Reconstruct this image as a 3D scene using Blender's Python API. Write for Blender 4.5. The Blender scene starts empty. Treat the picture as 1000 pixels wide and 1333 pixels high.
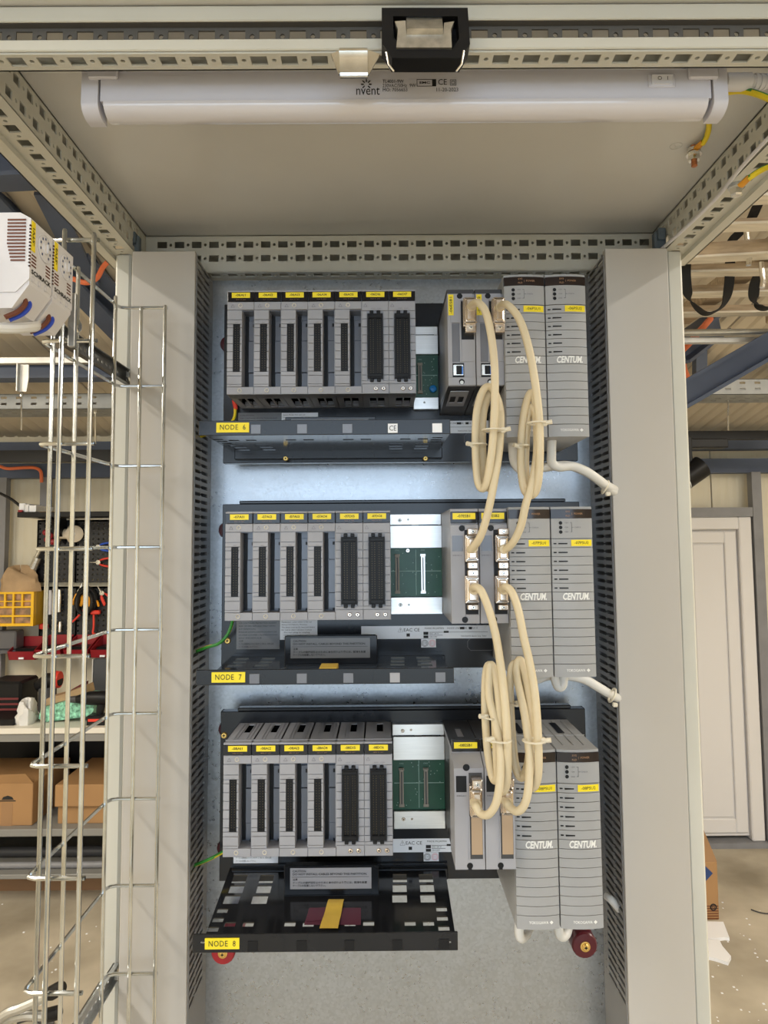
import bpy, math, random
from mathutils import Vector, Matrix
random.seed(7)
S = bpy.context.scene
COL = S.collection
# ------------------------------------------------------------------ camera (photo frame 1000 x 1333)
F, CX, CY, CAMZ = 924.0, 500.0, 637.0, 1.75
def nrm(v): return Vector(v).normalized()
FWD = nrm(((497-CX)/F, (705-CY)/F, 1))                 # depth axis of the cabinet in camera axes (right, down, forward)
UPV = Vector((405-CX, -11800-CY, F)).normalized()
UPV = (UPV - FWD*FWD.dot(UPV)).normalized()
RGT = UPV.cross(FWD).normalized()
if RGT.x < 0: RGT = -RGT
MW = Matrix((RGT, FWD, UPV))                           # world = MW @ camera direction
def ray(px, py): return MW @ Vector(((px-CX)/F, (py-CY)/F, 1))
def at(px, py, D):                                     # point at depth D (metres in front of the camera plane)
    d = ray(px, py); d = d*(D/d.y); return Vector((d.x, D, d.z+CAMZ))
def atz(px, py, z):
    d = ray(px, py); d = d*((z-CAMZ)/d.z); return Vector((d.x, d.y, z))
cd = bpy.data.cameras.new('camera'); cam = bpy.data.objects.new('camera', cd); COL.objects.link(cam)
cd.sensor_fit = 'VERTICAL'; cd.sensor_height = 36.0; cd.lens = F/1333*36.0
cd.shift_x = 0.0; cd.shift_y = (CY-666.5)/1333
cd.clip_start = 0.02; cd.clip_end = 60
r_, u_, b_ = MW @ Vector((1,0,0)), MW @ Vector((0,-1,0)), MW @ Vector((0,0,-1))
m4 = Matrix((r_, u_, b_)).transposed().to_4x4(); m4.translation = (0,0,CAMZ); cam.matrix_world = m4
S.camera = cam
# ------------------------------------------------------------------ world, lamps, exposure
w = bpy.data.worlds.new('world'); S.world = w; w.use_nodes = True
nt = w.node_tree; nt.nodes.clear()
bgn = nt.nodes.new('ShaderNodeBackground'); out = nt.nodes.new('ShaderNodeOutputWorld')
bgn.inputs[0].default_value = (0.66, 0.82, 1.0, 1); bgn.inputs[1].default_value = 3.0
nt.links.new(bgn.outputs[0], out.inputs[0])
def area(name, loc, rot, sx, sy, power, col):
    l = bpy.data.lights.new(name, 'AREA'); l.shape = 'RECTANGLE'; l.size = sx; l.size_y = sy; l.energy = power; l.color = col
    o = bpy.data.objects.new(name, l); COL.objects.link(o); o.location = loc; o.rotation_euler = rot; return o
# hall strip lights under the roof (two rows along the hall, one across by the back wall)
area('hall_light', (-1.9, -0.6, 3.15), (0, math.radians(18), 0), 0.3, 3.0, 108, (1, .95, .86))
area('hall_light', (2.1, -0.6, 3.15), (0, math.radians(-18), 0), 0.3, 3.0, 95, (1, .95, .86))
area('hall_light', (-2.7, 1.5, 2.84), (0, 0, 0), 0.3, 1.8, 62, (1, .92, .78))
area('hall_light', (2.7, 1.5, 2.84), (0, 0, 0), 0.3, 1.8, 62, (1, .92, .80))
vs = S.view_settings; vs.view_transform = 'Standard'; vs.look = 'None'; vs.exposure = 0.48; vs.gamma = 1.0; vs.use_curve_mapping = False
# ------------------------------------------------------------------ materials
MATS = {}
def mat(name, rgb, rough=.5, metal=0., noise=None, bump=None, spec=.5, trans=0., alpha=1., coat=0., ior=1.45, stretch=None):
    m = bpy.data.materials.new(name); m.use_nodes = True; t = m.node_tree; p = t.nodes['Principled BSDF']
    c = (*rgb, 1); p.inputs['Base Color'].default_value = c; p.inputs['Roughness'].default_value = rough; p.inputs['Metallic'].default_value = metal
    p.inputs['Specular IOR Level'].default_value = spec; p.inputs['IOR'].default_value = ior
    p.inputs['Transmission Weight'].default_value = trans; p.inputs['Alpha'].default_value = alpha; p.inputs['Coat Weight'].default_value = coat
    tc = t.nodes.new('ShaderNodeTexCoord'); src = tc.outputs['Object']
    if stretch:
        mp = t.nodes.new('ShaderNodeMapping'); mp.inputs['Scale'].default_value = stretch; t.links.new(src, mp.inputs[0]); src = mp.outputs[0]
    if noise:
        n = t.nodes.new('ShaderNodeTexNoise'); n.inputs['Scale'].default_value = noise[0]; n.inputs['Detail'].default_value = 4
        t.links.new(src, n.inputs['Vector'])
        r = t.nodes.new('ShaderNodeValToRGB'); a = noise[1]
        r.color_ramp.elements[0].position = .3; r.color_ramp.elements[1].position = .7
        c2 = noise[2] if len(noise) > 2 else rgb
        r.color_ramp.elements[0].color = (*[x*(1-a) for x in rgb], 1); r.color_ramp.elements[1].color = (*[min(1, x*(1+a)) for x in c2], 1)
        t.links.new(n.outputs['Fac'], r.inputs[0]); t.links.new(r.outputs[0], p.inputs['Base Color'])
    if bump:
        n = t.nodes.new('ShaderNodeTexNoise'); n.inputs['Scale'].default_value = bump[0]; n.inputs['Detail'].default_value = 3
        t.links.new(src, n.inputs['Vector'])
        b = t.nodes.new('ShaderNodeBump'); b.inputs['Strength'].default_value = bump[1]; b.inputs['Distance'].default_value = bump[2] if len(bump) > 2 else .0005
        t.links.new(n.outputs['Fac'], b.inputs['Height']); t.links.new(b.outputs[0], p.inputs['Normal'])
    MATS[name] = m; return m
def galv(name, a, b, scale, rough):
    m = mat(name, a, rough, .85); t = m.node_tree; p = t.nodes['Principled BSDF']; tc = [n for n in t.nodes if n.type == 'TEX_COORD'][0]
    v = t.nodes.new('ShaderNodeTexVoronoi'); v.inputs['Scale'].default_value = scale; t.links.new(tc.outputs['Object'], v.inputs['Vector'])
    n = t.nodes.new('ShaderNodeTexNoise'); n.inputs['Scale'].default_value = 14; n.inputs['Detail'].default_value = 6; t.links.new(tc.outputs['Object'], n.inputs['Vector'])
    bw = t.nodes.new('ShaderNodeRGBToBW'); t.links.new(v.outputs['Color'], bw.inputs[0])
    ad = t.nodes.new('ShaderNodeMath'); ad.operation = 'MULTIPLY_ADD'; ad.inputs[1].default_value = .6
    t.links.new(bw.outputs[0], ad.inputs[0])
    ml = t.nodes.new('ShaderNodeMath'); ml.operation = 'MULTIPLY'; ml.inputs[1].default_value = .45; t.links.new(n.outputs['Fac'], ml.inputs[0]); t.links.new(ml.outputs[0], ad.inputs[2])
    r = t.nodes.new('ShaderNodeValToRGB'); r.color_ramp.elements[0].color = (*a, 1); r.color_ramp.elements[1].color = (*b, 1)
    t.links.new(ad.outputs[0], r.inputs[0]); t.links.new(r.outputs[0], p.inputs['Base Color'])
    rr = t.nodes.new('ShaderNodeMapRange'); rr.inputs['To Min'].default_value = rough*.75; rr.inputs['To Max'].default_value = rough*1.3
    t.links.new(ad.outputs[0], rr.inputs[0]); t.links.new(rr.outputs[0], p.inputs['Roughness'])
    return m
paint = mat('light grey enamel', (.56, .55, .49), .42, 0, (6, .05), (900, .12, .0002))
roofp = mat('roof sheet enamel', (.60, .59, .565), .22, 0, (5, .05), (700, .10, .0002))
lidm = mat('grey duct plastic', (.45, .425, .39), .48, 0, (3, .03), (500, .05, .0002))
ductm = mat('shaded duct plastic', (.26, .255, .25), .45, 0, (8, .06))  # lid grey made darker: shade on the duct walls is in the colour
zinc = galv('galvanised sheet', (.32, .335, .35), (.46, .48, .505), 300, .30)
zincd = galv('galvanised strip', (.40, .42, .44), (.66, .68, .70), 120, .34)
wirem = mat('plated wire', (.60, .62, .62), .2, 1.0, (40, .12))
steel = mat('bright steel', (.75, .74, .70), .25, 1, (60, .12))
dull = mat('dull steel', (.50, .48, .43), .38, .9, (90, .25))
black = mat('black plastic', (.007, .007, .008), .42, 0, (30, .1), None, .3)
blackg = mat('gloss black strip', (.012, .011, .012), .16)
basem = mat('black lacquered sheet', (.010, .011, .014), .22, 0, (12, .12), (900, .04, .0001), .48)
modm = mat('module grey plastic', (.345, .348, .38), .46, 0, (20, .04), (1200, .08, .0001))
modd = mat('dark module plastic', (.16, .17, .20), .20, 0, (20, .06), None, .6)
darkm = mat('charcoal plastic', (.05, .05, .053), .45)
psum = mat('supply grey plastic', (.345, .348, .355), .44, 0, (20, .03), (1200, .06, .0001))
yellow = mat('yellow label', (.90, .72, .02), .42, 0, (60, .04))
ink = mat('black print', (.012, .012, .012), .6)
inkw = mat('white print', (.8, .8, .78), .5)
inko = mat('amber print', (.42, .23, .12), .5)
inkg = mat('faint grey print', (.12, .12, .125), .5)
whitel = mat('white paper label', (.84, .86, .90), .4)
greyl = mat('grey foil label', (.16, .165, .175), .3)
pink = mat('pink stamp', (.75, .38, .42), .5)
pcb = mat('green circuit board', (.010, .085, .045), .34, 0, (25, .25))
pcbl = mat('circuit board print', (.35, .50, .42), .5)
tan = mat('socket tan', (.36, .31, .24), .5)
gold = mat('gold pin', (.55, .42, .20), .3, .9)
alu = mat('aluminium', (.72, .71, .69), .32, .9, (30, .06), None, .5, stretch=(1, 1, 60))
nick = mat('nickel hood', (.66, .57, .48), .24, .95, (80, .1))
cream = mat('cream cable jacket', (.66, .56, .38), .42, 0, (15, .05))
tiem = mat('natural nylon', (.72, .66, .53), .35)
white = mat('white plastic', (.68, .67, .70), .38, 0, (10, .015))
lampw = mat('lamp white plastic', (.60, .59, .64), .28)
diffm = mat('lamp diffuser', (.62, .60, .63), .12, 0, None, None, .5, coat=.5)
wcable = mat('white cable jacket', (.66, .65, .62), .4)
gyg = mat('earth wire green', (.03, .22, .03), .4)
gyy = mat('earth wire yellow', (.72, .55, .02), .4)
brass = mat('brass', (.72, .48, .15), .3, .9)
copper = mat('copper stud', (.50, .20, .09), .35, .9, (200, .25))
redm = mat('dark red insulator', (.30, .012, .018), .35, 0, (20, .15))
redk = mat('deep maroon insulator', (.075, .006, .012), .3, 0, (20, .15))
sleevem = mat('cream screw sleeve', (.62, .58, .50), .35)
pinm = mat('dim gold pin', (.11, .085, .05), .4, .6)
trayb = mat('gloss black tray sheet', (.012, .013, .016), .13, 0, (12, .12), None, .8)
redl = mat('red ring lug', (.65, .05, .03), .4)
blue = mat('blue insulation', (.02, .06, .45), .4)
brown = mat('brown insulation', (.13, .035, .015), .4)
tapem = mat('masking tape yellow', (.62, .42, .07), .5, 0, (80, .06), (300, .2, .0002))
film = mat('purple film', (.10, .03, .05), .25)
cap_blue = mat('blue capacitor', (.02, .25, .62), .35)
tanp = mat('tan insert', (.40, .29, .19), .5)
beam = mat('blue steel paint', (.062, .082, .135), .5, 0, (4, .15))
wallm = mat('cream wall sheet', (.66, .60, .46), .55, 0, (3, .06))
roofs = mat('cream roof sheet', (.62, .55, .44), .55, 0, (3, .08))
doorm = mat('white door foil', (.64, .62, .61), .4)
gframe = mat('grey steel tube', (.20, .20, .21), .45, 0, (10, .1))
conc = mat('concrete floor', (.34, .29, .21), .75, 0, (2.2, .28, (.42, .37, .29)), (60, .25, .002))
trayz = mat('dull zinc tray', (.30, .31, .31), .5, .2, (8, .15))
slotm = mat('dark slotted strip', (.10, .095, .088), .5)
woodp = mat('bounce lit timber', (.72, .66, .56), .7, 0, (5, .15), (30, .3, .001), stretch=(2, 14, 14))  # slat undersides: floor bounce painted in as paler wood
wood = mat('raw timber', (.40, .315, .225), .7, 0, (5, .28), (30, .3, .001), stretch=(2, 14, 14))
strap = mat('black webbing', (.012, .012, .013), .8, 0, None, (400, .4, .0005))
orange = mat('orange conduit', (.68, .16, .06), .45)
conduit = mat('galvanised conduit', (.55, .55, .53), .35, .8, (20, .1))
cardb = mat('corrugated cardboard', (.34, .19, .08), .75, 0, (4, .10))
cardd = mat('darker cardboard', (.30, .17, .08), .8, 0, (4, .1))  # slightly darker brown, for one flap and a tape strip
silverl = mat('silver label', (.34, .34, .37), .35)
usbm = mat('usb blue', (.02, .18, .70), .4)
foamm = mat('white foam sheet', (.80, .80, .82), .7)
pegm = mat('black pegboard', (.012, .013, .016), .5)
benchw = mat('bench top laminate', (.70, .66, .58), .45)
benchf = mat('bench frame grey', (.22, .215, .20), .5)
orgy = mat('yellow organiser', (.80, .46, .015), .4)
binr = mat('red bin plastic', (.28, .015, .022), .4)
redt = mat('red tool grip', (.72, .05, .03), .45)
bluet = mat('blue tool grip', (.02, .09, .55), .45)
yelt = mat('orange tool grip', (.85, .35, .01), .45)
paper = mat('brown paper', (.40, .27, .15), .8, 0, (9, .2), (20, .6, .01))
cloth = mat('white cloth', (.70, .69, .67), .8, 0, None, (25, .5, .01))
green = mat('green patterned film', (.10, .32, .20), .4, 0, (60, .5, (.25, .55, .40)))
spool = mat('cream spool', (.62, .54, .42), .5)
chairs = mat('dark red cloth', (.16, .03, .03), .8)
clearp = mat('clear compartment lid', (.22, .19, .12), .15, 0, (18, .6, (.40, .22, .12)), None, .5)
navy = mat('navy print', (.02, .05, .16), .5)
# ------------------------------------------------------------------ mesh builder
class MB:
    def __init__(s): s.v = []; s.f = []; s.m = []
    def add(s, vs, fs, mi=0):
        b = len(s.v); s.v += [tuple(x) for x in vs]
        for f in fs: s.f.append(tuple(i+b for i in f)); s.m.append(mi)
        return s
    def box(s, x0, x1, y0, y1, z0, z1, mi=0, c=0):
        x0, x1 = sorted((x0, x1)); y0, y1 = sorted((y0, y1)); z0, z1 = sorted((z0, z1))
        c = min(c, (x1-x0)*.45, (y1-y0)*.45, (z1-z0)*.45)
        if c <= 0:
            return s.add([(x0,y0,z0),(x1,y0,z0),(x1,y1,z0),(x0,y1,z0),(x0,y0,z1),(x1,y0,z1),(x1,y1,z1),(x0,y1,z1)],
                  [(0,3,2,1),(4,5,6,7),(0,1,5,4),(1,2,6,5),(2,3,7,6),(3,0,4,7)], mi)
        X, Y, Z = (x0,x1), (y0,y1), (z0,z1); vs = []; ix = {}
        for i in (0,1):
            for j in (0,1):
                for k in (0,1):
                    sx, sy, sz = (1,-1)[i]*c, (1,-1)[j]*c, (1,-1)[k]*c
                    for a in range(3):
                        p = [X[i]+sx, Y[j]+sy, Z[k]+sz]; p[a] = (X[i],Y[j],Z[k])[a]
                        ix[i,j,k,a] = len(vs); vs.append(p)
        fs = []
        for a in range(3):
            o = [q for q in range(3) if q != a]
            for e in (0,1):
                q = []
                for (g,h) in ((0,0),(1,0),(1,1),(0,1)):
                    t = [0,0,0]; t[a] = e; t[o[0]] = g; t[o[1]] = h; q.append(ix[(*t, a)])
                fl = (e == 1) ^ (a == 1)
                fs.append(tuple(q) if fl else tuple(q[::-1]))
        cen = Vector(((x0+x1)/2,(y0+y1)/2,(z0+z1)/2))
        def put(q):
            p = [Vector(vs[i]) for i in q]; n = (p[1]-p[0]).cross(p[2]-p[0]); m = sum(p, Vector())/len(p)
            fs.append(tuple(q) if n.dot(m-cen) > 0 else tuple(q[::-1]))
        for a in range(3):
            b2, d2 = [q for q in range(3) if q != a]
            for g in (0,1):
                for h in (0,1):
                    t0 = [0,0,0]; t0[b2] = g; t0[d2] = h; t1 = t0[:]; t1[a] = 1
                    put((ix[(*t0,b2)], ix[(*t1,b2)], ix[(*t1,d2)], ix[(*t0,d2)]))
        for i in (0,1):
            for j in (0,1):
                for k in (0,1): put((ix[i,j,k,0], ix[i,j,k,1], ix[i,j,k,2]))
        return s.add(vs, fs, mi)
    def prism(s, poly, fr, a, b, mi=0):                # poly in (u,v); fr(u,v,t) -> point; t from a to b
        n = len(poly); vs = [fr(u, v, a) for u, v in poly]+[fr(u, v, b) for u, v in poly]
        fs = [tuple(range(n-1,-1,-1)), tuple(range(n, 2*n))]+[(i, (i+1) % n, n+(i+1) % n, n+i) for i in range(n)]
        return s.add(vs, fs, mi)
    def tube(s, pts, r, seg=8, mi=0, stripe=None, caps=True, flat=None):
        pts = [Vector(p) for p in pts]; n = len(pts); rs = r if isinstance(r, (list, tuple)) else [r]*n
        t0 = (pts[1]-pts[0]).normalized(); up = Vector((0,0,1)) if abs(t0.z) < .9 else Vector((0,1,0))
        a = t0.cross(up).normalized(); vs = []
        for i, p in enumerate(pts):
            t = (pts[min(i+1,n-1)]-pts[max(i-1,0)]).normalized()
            a = (a-t*a.dot(t)).normalized(); b = t.cross(a)
            for k in range(seg):
                q = 2*math.pi*(k+.5)/seg; vs.append(p+a*(math.cos(q)*rs[i])+b*(math.sin(q)*rs[i]*(flat or 1)))
        base = len(s.v)
        s.v += [tuple(x) for x in vs]
        for i in range(n-1):
            for k in range(seg):
                k2 = (k+1) % seg
                s.f.append((base+i*seg+k, base+i*seg+k2, base+(i+1)*seg+k2, base+(i+1)*seg+k))
                s.m.append(stripe if stripe is not None and (k+i//14) % seg < seg*.45 else mi)
        if caps:
            s.f.append(tuple(base+k for k in range(seg))[::-1]); s.m.append(mi)
            s.f.append(tuple(base+(n-1)*seg+k for k in range(seg))); s.m.append(mi)
        return s
    def lathe(s, o, ax, prof, seg=12, mi=0, caps=True):    # prof: (distance along axis, radius)
        o = Vector(o); ax = Vector(ax).normalized(); up = Vector((0,0,1)) if abs(ax.z) < .9 else Vector((1,0,0))
        a = ax.cross(up).normalized(); b = ax.cross(a); base = len(s.v)
        for t, r in prof:
            for k in range(seg):
                q = 2*math.pi*(k+.5)/seg; s.v.append(tuple(o+ax*t+a*(math.cos(q)*r)+b*(math.sin(q)*r)))
        for i in range(len(prof)-1):
            for k in range(seg):
                k2 = (k+1) % seg; s.f.append((base+i*seg+k, base+(i+1)*seg+k, base+(i+1)*seg+k2, base+i*seg+k2)); s.m.append(mi)
        if caps:
            s.f.append(tuple(base+k for k in range(seg))); s.m.append(mi)
            s.f.append(tuple(base+(len(prof)-1)*seg+k for k in range(seg))[::-1]); s.m.append(mi)
        return s
    def plate(s, O, U, V, t, ul, vl, rects=(), rounds=(), mi=0):   # perforated sheet: rect holes (u0,v0,u1,v1), round holes (u,v,r); thickness t along U x V
        O, U, V = Vector(O), Vector(U), Vector(V); N = U.cross(V).normalized()*t
        rd = [(u-r*1.15, v-r*1.15, u+r*1.15, v+r*1.15, r) for u, v, r in rounds]
        us = {0, ul}; vs_ = {0, vl}
        for h in list(rects)+rd: us |= {round(h[0],6), round(h[2],6)}; vs_ |= {round(h[1],6), round(h[3],6)}
        us = sorted(us); vs_ = sorted(vs_); nu, nv = len(us)-1, len(vs_)-1; kind = {}
        for h in rects:
            for i in range(nu):
                uc = (us[i]+us[i+1])/2
                if h[0] < uc < h[2]:
                    for j in range(nv):
                        if h[1] < (vs_[j]+vs_[j+1])/2 < h[3]: kind[i,j] = 'x'
        solid_rounds = []
        for h in rd:
            cells = [(i,j) for i in range(nu) if h[0] < (us[i]+us[i+1])/2 < h[2] for j in range(nv) if h[1] < (vs_[j]+vs_[j+1])/2 < h[3]]
            for c in cells: kind[c] = 'o'
            solid_rounds.append(h)
        pt = lambda u, v, k: O+U*u+V*v+N*k
        for j in range(nv):                              # merge runs of solid cells
            i = 0
            while i < nu:
                if (i,j) in kind: i += 1; continue
                k = i
                while k < nu and (k,j) not in kind: k += 1
                a, b, c, d = us[i], us[k], vs_[j], vs_[j+1]
                s.add([pt(a,c,0),pt(b,c,0),pt(b,d,0),pt(a,d,0),pt(a,c,1),pt(b,c,1),pt(b,d,1),pt(a,d,1)], [(0,3,2,1),(4,5,6,7)], mi)
                i = k
        for (u0,v0,u1,v1) in [h[:4] for h in rects]+[(0,0,ul,vl)]:
            s.add([pt(u0,v0,0),pt(u1,v0,0),pt(u1,v1,0),pt(u0,v1,0),pt(u0,v0,1),pt(u1,v0,1),pt(u1,v1,1),pt(u0,v1,1)],
                  [(0,1,5,4),(1,2,6,5),(2,3,7,6),(3,0,4,7)], mi)
        for (u0,v0,u1,v1,r) in solid_rounds:
            uc, vc = (u0+u1)/2, (v0+v1)/2; sq = [(u1,vc),(u1,v1),(uc,v1),(u0,v1),(u0,vc),(u0,v0),(uc,v0),(u1,v0)]
            oc = [(uc+r*math.cos(q*math.pi/4), vc+r*math.sin(q*math.pi/4)) for q in range(8)]
            vv = [pt(*p,0) for p in sq]+[pt(*p,0) for p in oc]+[pt(*p,1) for p in sq]+[pt(*p,1) for p in oc]; fs = []
            for q in range(8):
                e = (q+1) % 8; fs += [(q,8+q,8+e,e), (16+q,16+e,24+e,24+q), (8+q,24+q,24+e,8+e)]
            s.add(vv, fs, mi)
        return s
def mesh_of(mb, name, mats, off=(0,0,0), sharp=32):
    me = bpy.data.meshes.new(name); o = Vector(off)
    me.from_pydata([tuple(Vector(v)-o) for v in mb.v], [], mb.f)
    for m in (mats if isinstance(mats, (list, tuple)) else [mats]): me.materials.append(m)
    me.polygons.foreach_set('material_index', mb.m)
    me.polygons.foreach_set('use_smooth', [True]*len(mb.f))
    me.update(); me.set_sharp_from_angle(angle=math.radians(sharp)); return me
def root_loc(p):
    l = Vector((0,0,0))
    while p is not None: l = l+p.location; p = p.parent
    return l
def part(name, mb, mats, parent, local=False, label=None, stuff=False):   # one mesh under a thing or a part
    off = (0,0,0) if local else root_loc(parent)
    o = bpy.data.objects.new(name, mesh_of(mb, name, mats, off)); COL.objects.link(o); o.parent = parent
    if label: o['label'] = label
    if stuff: o['kind'] = 'stuff'
    return o
def thing(name, label, cat, loc=(0,0,0), group=None, rot=None):
    o = bpy.data.objects.new(name, None); COL.objects.link(o); o.location = loc; o.empty_display_size = .02
    if rot: o.rotation_euler = rot
    o['label'] = label; o['category'] = cat
    if group: o['group'] = group
    return o
def single(name, mb, mats, label, cat, group=None, kind=None):
    xs, ys, zs = zip(*mb.v); off = ((min(xs)+max(xs))/2, (min(ys)+max(ys))/2, min(zs))
    o = bpy.data.objects.new(name, mesh_of(mb, name, mats, off)); COL.objects.link(o); o.location = off
    o['label'] = label; o['category'] = cat
    if group: o['group'] = group
    if kind: o['kind'] = kind
    return o
def struct(name, mb=None, mats=None, loc=(0,0,0)):
    if mb is None: o = bpy.data.objects.new(name, None); o.location = loc
    else: o = bpy.data.objects.new(name, mesh_of(mb, name, mats))
    COL.objects.link(o); o['kind'] = 'structure'; return o
def dup(o, parent=None):
    c = o.copy(); COL.objects.link(c); c.parent = parent
    for ch in list(o.children): dup(ch, c)
    return c
_tc = {}
def text(name, s, pos, size, m, parent, U=(1,0,0), V=(0,0,1), align='CENTER', width=None, lift=.0002, local=False, shear=0., bold=0., gap=1.0, warp=None):
    key = (s, align, bold, shear, gap)
    if key not in _tc:
        cu = bpy.data.curves.new('txt', 'FONT'); cu.body = s; cu.align_x = align; cu.align_y = 'CENTER'; cu.size = 1; cu.resolution_u = 2; cu.offset = bold; cu.shear = shear; cu.space_character = gap
        to = bpy.data.objects.new('txt', cu); COL.objects.link(to); dg = bpy.context.evaluated_depsgraph_get(); dg.update()
        me = bpy.data.meshes.new_from_object(to.evaluated_get(dg)); bpy.data.objects.remove(to); bpy.data.curves.remove(cu)
        _tc[key] = ([tuple(v.co) for v in me.vertices], [tuple(p.vertices) for p in me.polygons]); bpy.data.meshes.remove(me)
    vs, fs = _tc[key]
    if not vs: return None
    U, V = Vector(U), Vector(V); N = U.cross(V).normalized(); pos = Vector(pos)
    w0 = max(v[0] for v in vs)-min(v[0] for v in vs); sx = size if width is None else width/w0
    pv = [pos+U*(v[0]*sx)+V*(v[1]*size)+N*lift for v in vs]; mb = MB(); mb.add([warp(v) for v in pv] if warp else pv, fs)
    return part(name, mb, m, parent, local)
def catmull(pts, n=8):
    P = [Vector(p) for p in pts]; P = [P[0]*2-P[1]]+P+[P[-1]*2-P[-2]]; o = []
    for i in range(1, len(P)-2):
        for k in range(n):
            t = k/n; a, b, c, d = P[i-1:i+3]
            o.append(.5*((2*b)+(c-a)*t+(2*a-5*b+4*c-d)*t*t+(3*b-a-3*c+d)*t**3))
    o.append(P[-2]); return o
X3 = lambda u, v, t: (t, u, v)        # profile in (y,z), extruded along x
Y3 = lambda u, v, t: (u, t, v)        # profile in (x,z), extruded along y
Z3 = lambda u, v, t: (u, v, t)        # profile in (x,y), extruded along z
def screw(mb, x, y, z, r, mi=0, mi2=None):             # pan head facing the viewer (-y) with a cross slot
    mb.lathe((x,y,z), (0,-1,0), [(0,r),(r*.35,r),(r*.6,r*.75),(r*.6,r*.01)], 12, mi)
    if mi2 is not None:
        d = r*.62
        mb.box(x-d*.7, x+d*.7, y-d-.0002, y-d*.5, z-r*.13, z+r*.13, mi2); mb.box(x-r*.13, x+r*.13, y-d-.0002, y-d*.5, z-d*.7, z+d*.7, mi2)
# ================================================================== building shell
YW = 4.28                                               # back wall
mb = MB(); mb.box(-4, 4, -3, YW+.1, -.1, 0); floor = struct('floor', mb, conc)
def roof_z(y): return 2.40+.19*(YW-y)
wall = struct('wall_back', loc=(0, YW, 0))
for k in range(8):                                      # micro-ribbed sandwich panels, each one a piece
    mb = MB(); x0 = -4+k*1.0; pr = [(x0+.004, .10)]
    n = 20
    for i in range(n):
        a = x0+.004+(.992)*i/n; pr += [(a, .004), (a+.018, .0), (a+.031, .0), (a+.0492, .004)]
    pr += [(x0+.996, .10)]
    mb.prism(pr, Z3, 0, 2.46); part('wall_panel', mb, wallm, wall, local=True)
ceil = struct('ceiling', loc=(0, 0, 0))
for k in range(9):
    mb = MB(); x0 = -4.5+k*1.0; pr = [(x0+.004, .08)]
    for i in range(14):
        a = x0+.004+.992*i/14; pr += [(a, .008), (a+.012, 0), (a+.055, 0), (a+.068, .008)]
    pr += [(x0+.996, .08)]
    mb.prism(pr, lambda u, v, t: (u, t, roof_z(t)+v), -3, YW+.15); part('roof_panel', mb, roofs, ceil, local=True)
for side, x in (('left', -4.0), ('right', 4.0)):
    mb = MB(); mb.box(x-.1 if x < 0 else x, x if x < 0 else x+.1, -3, YW+.1, 0, 3.9); struct('wall_'+side, mb, wallm)
mb = MB(); mb.box(-4.1, -1.5, -3.1, -3, 0, 3.9); mb.box(1.35, 4.1, -3.1, -3, 0, 3.9); mb.box(-1.5, 1.35, -3.1, -3, 2.75, 3.9); struct('wall_front', mb, wallm)
mb = MB(); mb.box(-9, 9, -12, -3, -.12, -.01); struct('floor_outside', mb, conc)
# ================================================================== cabinet frame
cab = thing('control_cabinet', 'open light grey steel enclosure frame with perforated rails around the racks', 'cabinet', (.03, .78, 0))
XL, XR, XLO, XRO, ZC = -.333, .391, -.378, .436, 2.188
mb = MB(); mb.box(XLO, XRO, .516, 1.035, ZC, ZC+.0015); mb.box(XLO, XRO, .514, .516, ZC-.0005, 2.235); mb.box(XLO, XLO+.002, .516, 1.035, ZC, 2.235); mb.box(XRO-.002, XRO, .516, 1.035, ZC, 2.235); mb.box(XLO, XRO, 1.033, 1.035, ZC, 2.235)
part('roof_panel', mb, roofp, cab)
def xs_from(x, p, lo, hi): 
    while x > lo+p: x -= p
    o = []
    while x < hi: o.append(x); x += p
    return [q for q in o if lo+.009 < q < hi-.009]
# front rail
mb = MB(); Lx = XRO-XLO
mb.box(XLO, XRO, .548, .5505, 2.1735, 2.1865, c=.0008); mb.box(XLO, XRO, .548, .5505, 2.1485, 2.158, c=.0008)
mb.box(XLO, XRO, .55, .571, 2.1855, 2.1868)
cx = xs_from(at(31.6, 41, .556).x, .025, XLO, XRO)
sl = MB(); sl.plate((XLO, .556, 2.158), (1,0,0), (0,0,1), -.0015, Lx, .0155, [(x-XLO-.0068, .0032, x-XLO+.0068, .0128) for x in cx], [(x-XLO+.0125, .0078, .0021) for x in cx[:-1]])
sl.box(XLO, XRO, .5506, .556, 2.1735, 2.1743); sl.box(XLO, XRO, .5506, .556, 2.1572, 2.158)
cx = xs_from(at(22.5, 78, .56).x, .025, XLO, XRO)
mb.plate((XLO, .5505, 2.147), (1,0,0), (0,1,0), .0016, Lx, .0205, [(x-XLO-.0068, .0035, x-XLO+.0068, .0143) for x in cx], [(x-XLO+.0125, .0085, .0021) for x in cx[:-1]])
mb.box(XLO, XRO, .5697, .5712, 2.147, 2.152)
mb.box(XLO, XRO, .5697, .5712, 2.147, 2.163)
fr = part('front_rail', mb, paint, cab); part('slotted_strip', sl, slotm, fr)
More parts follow.
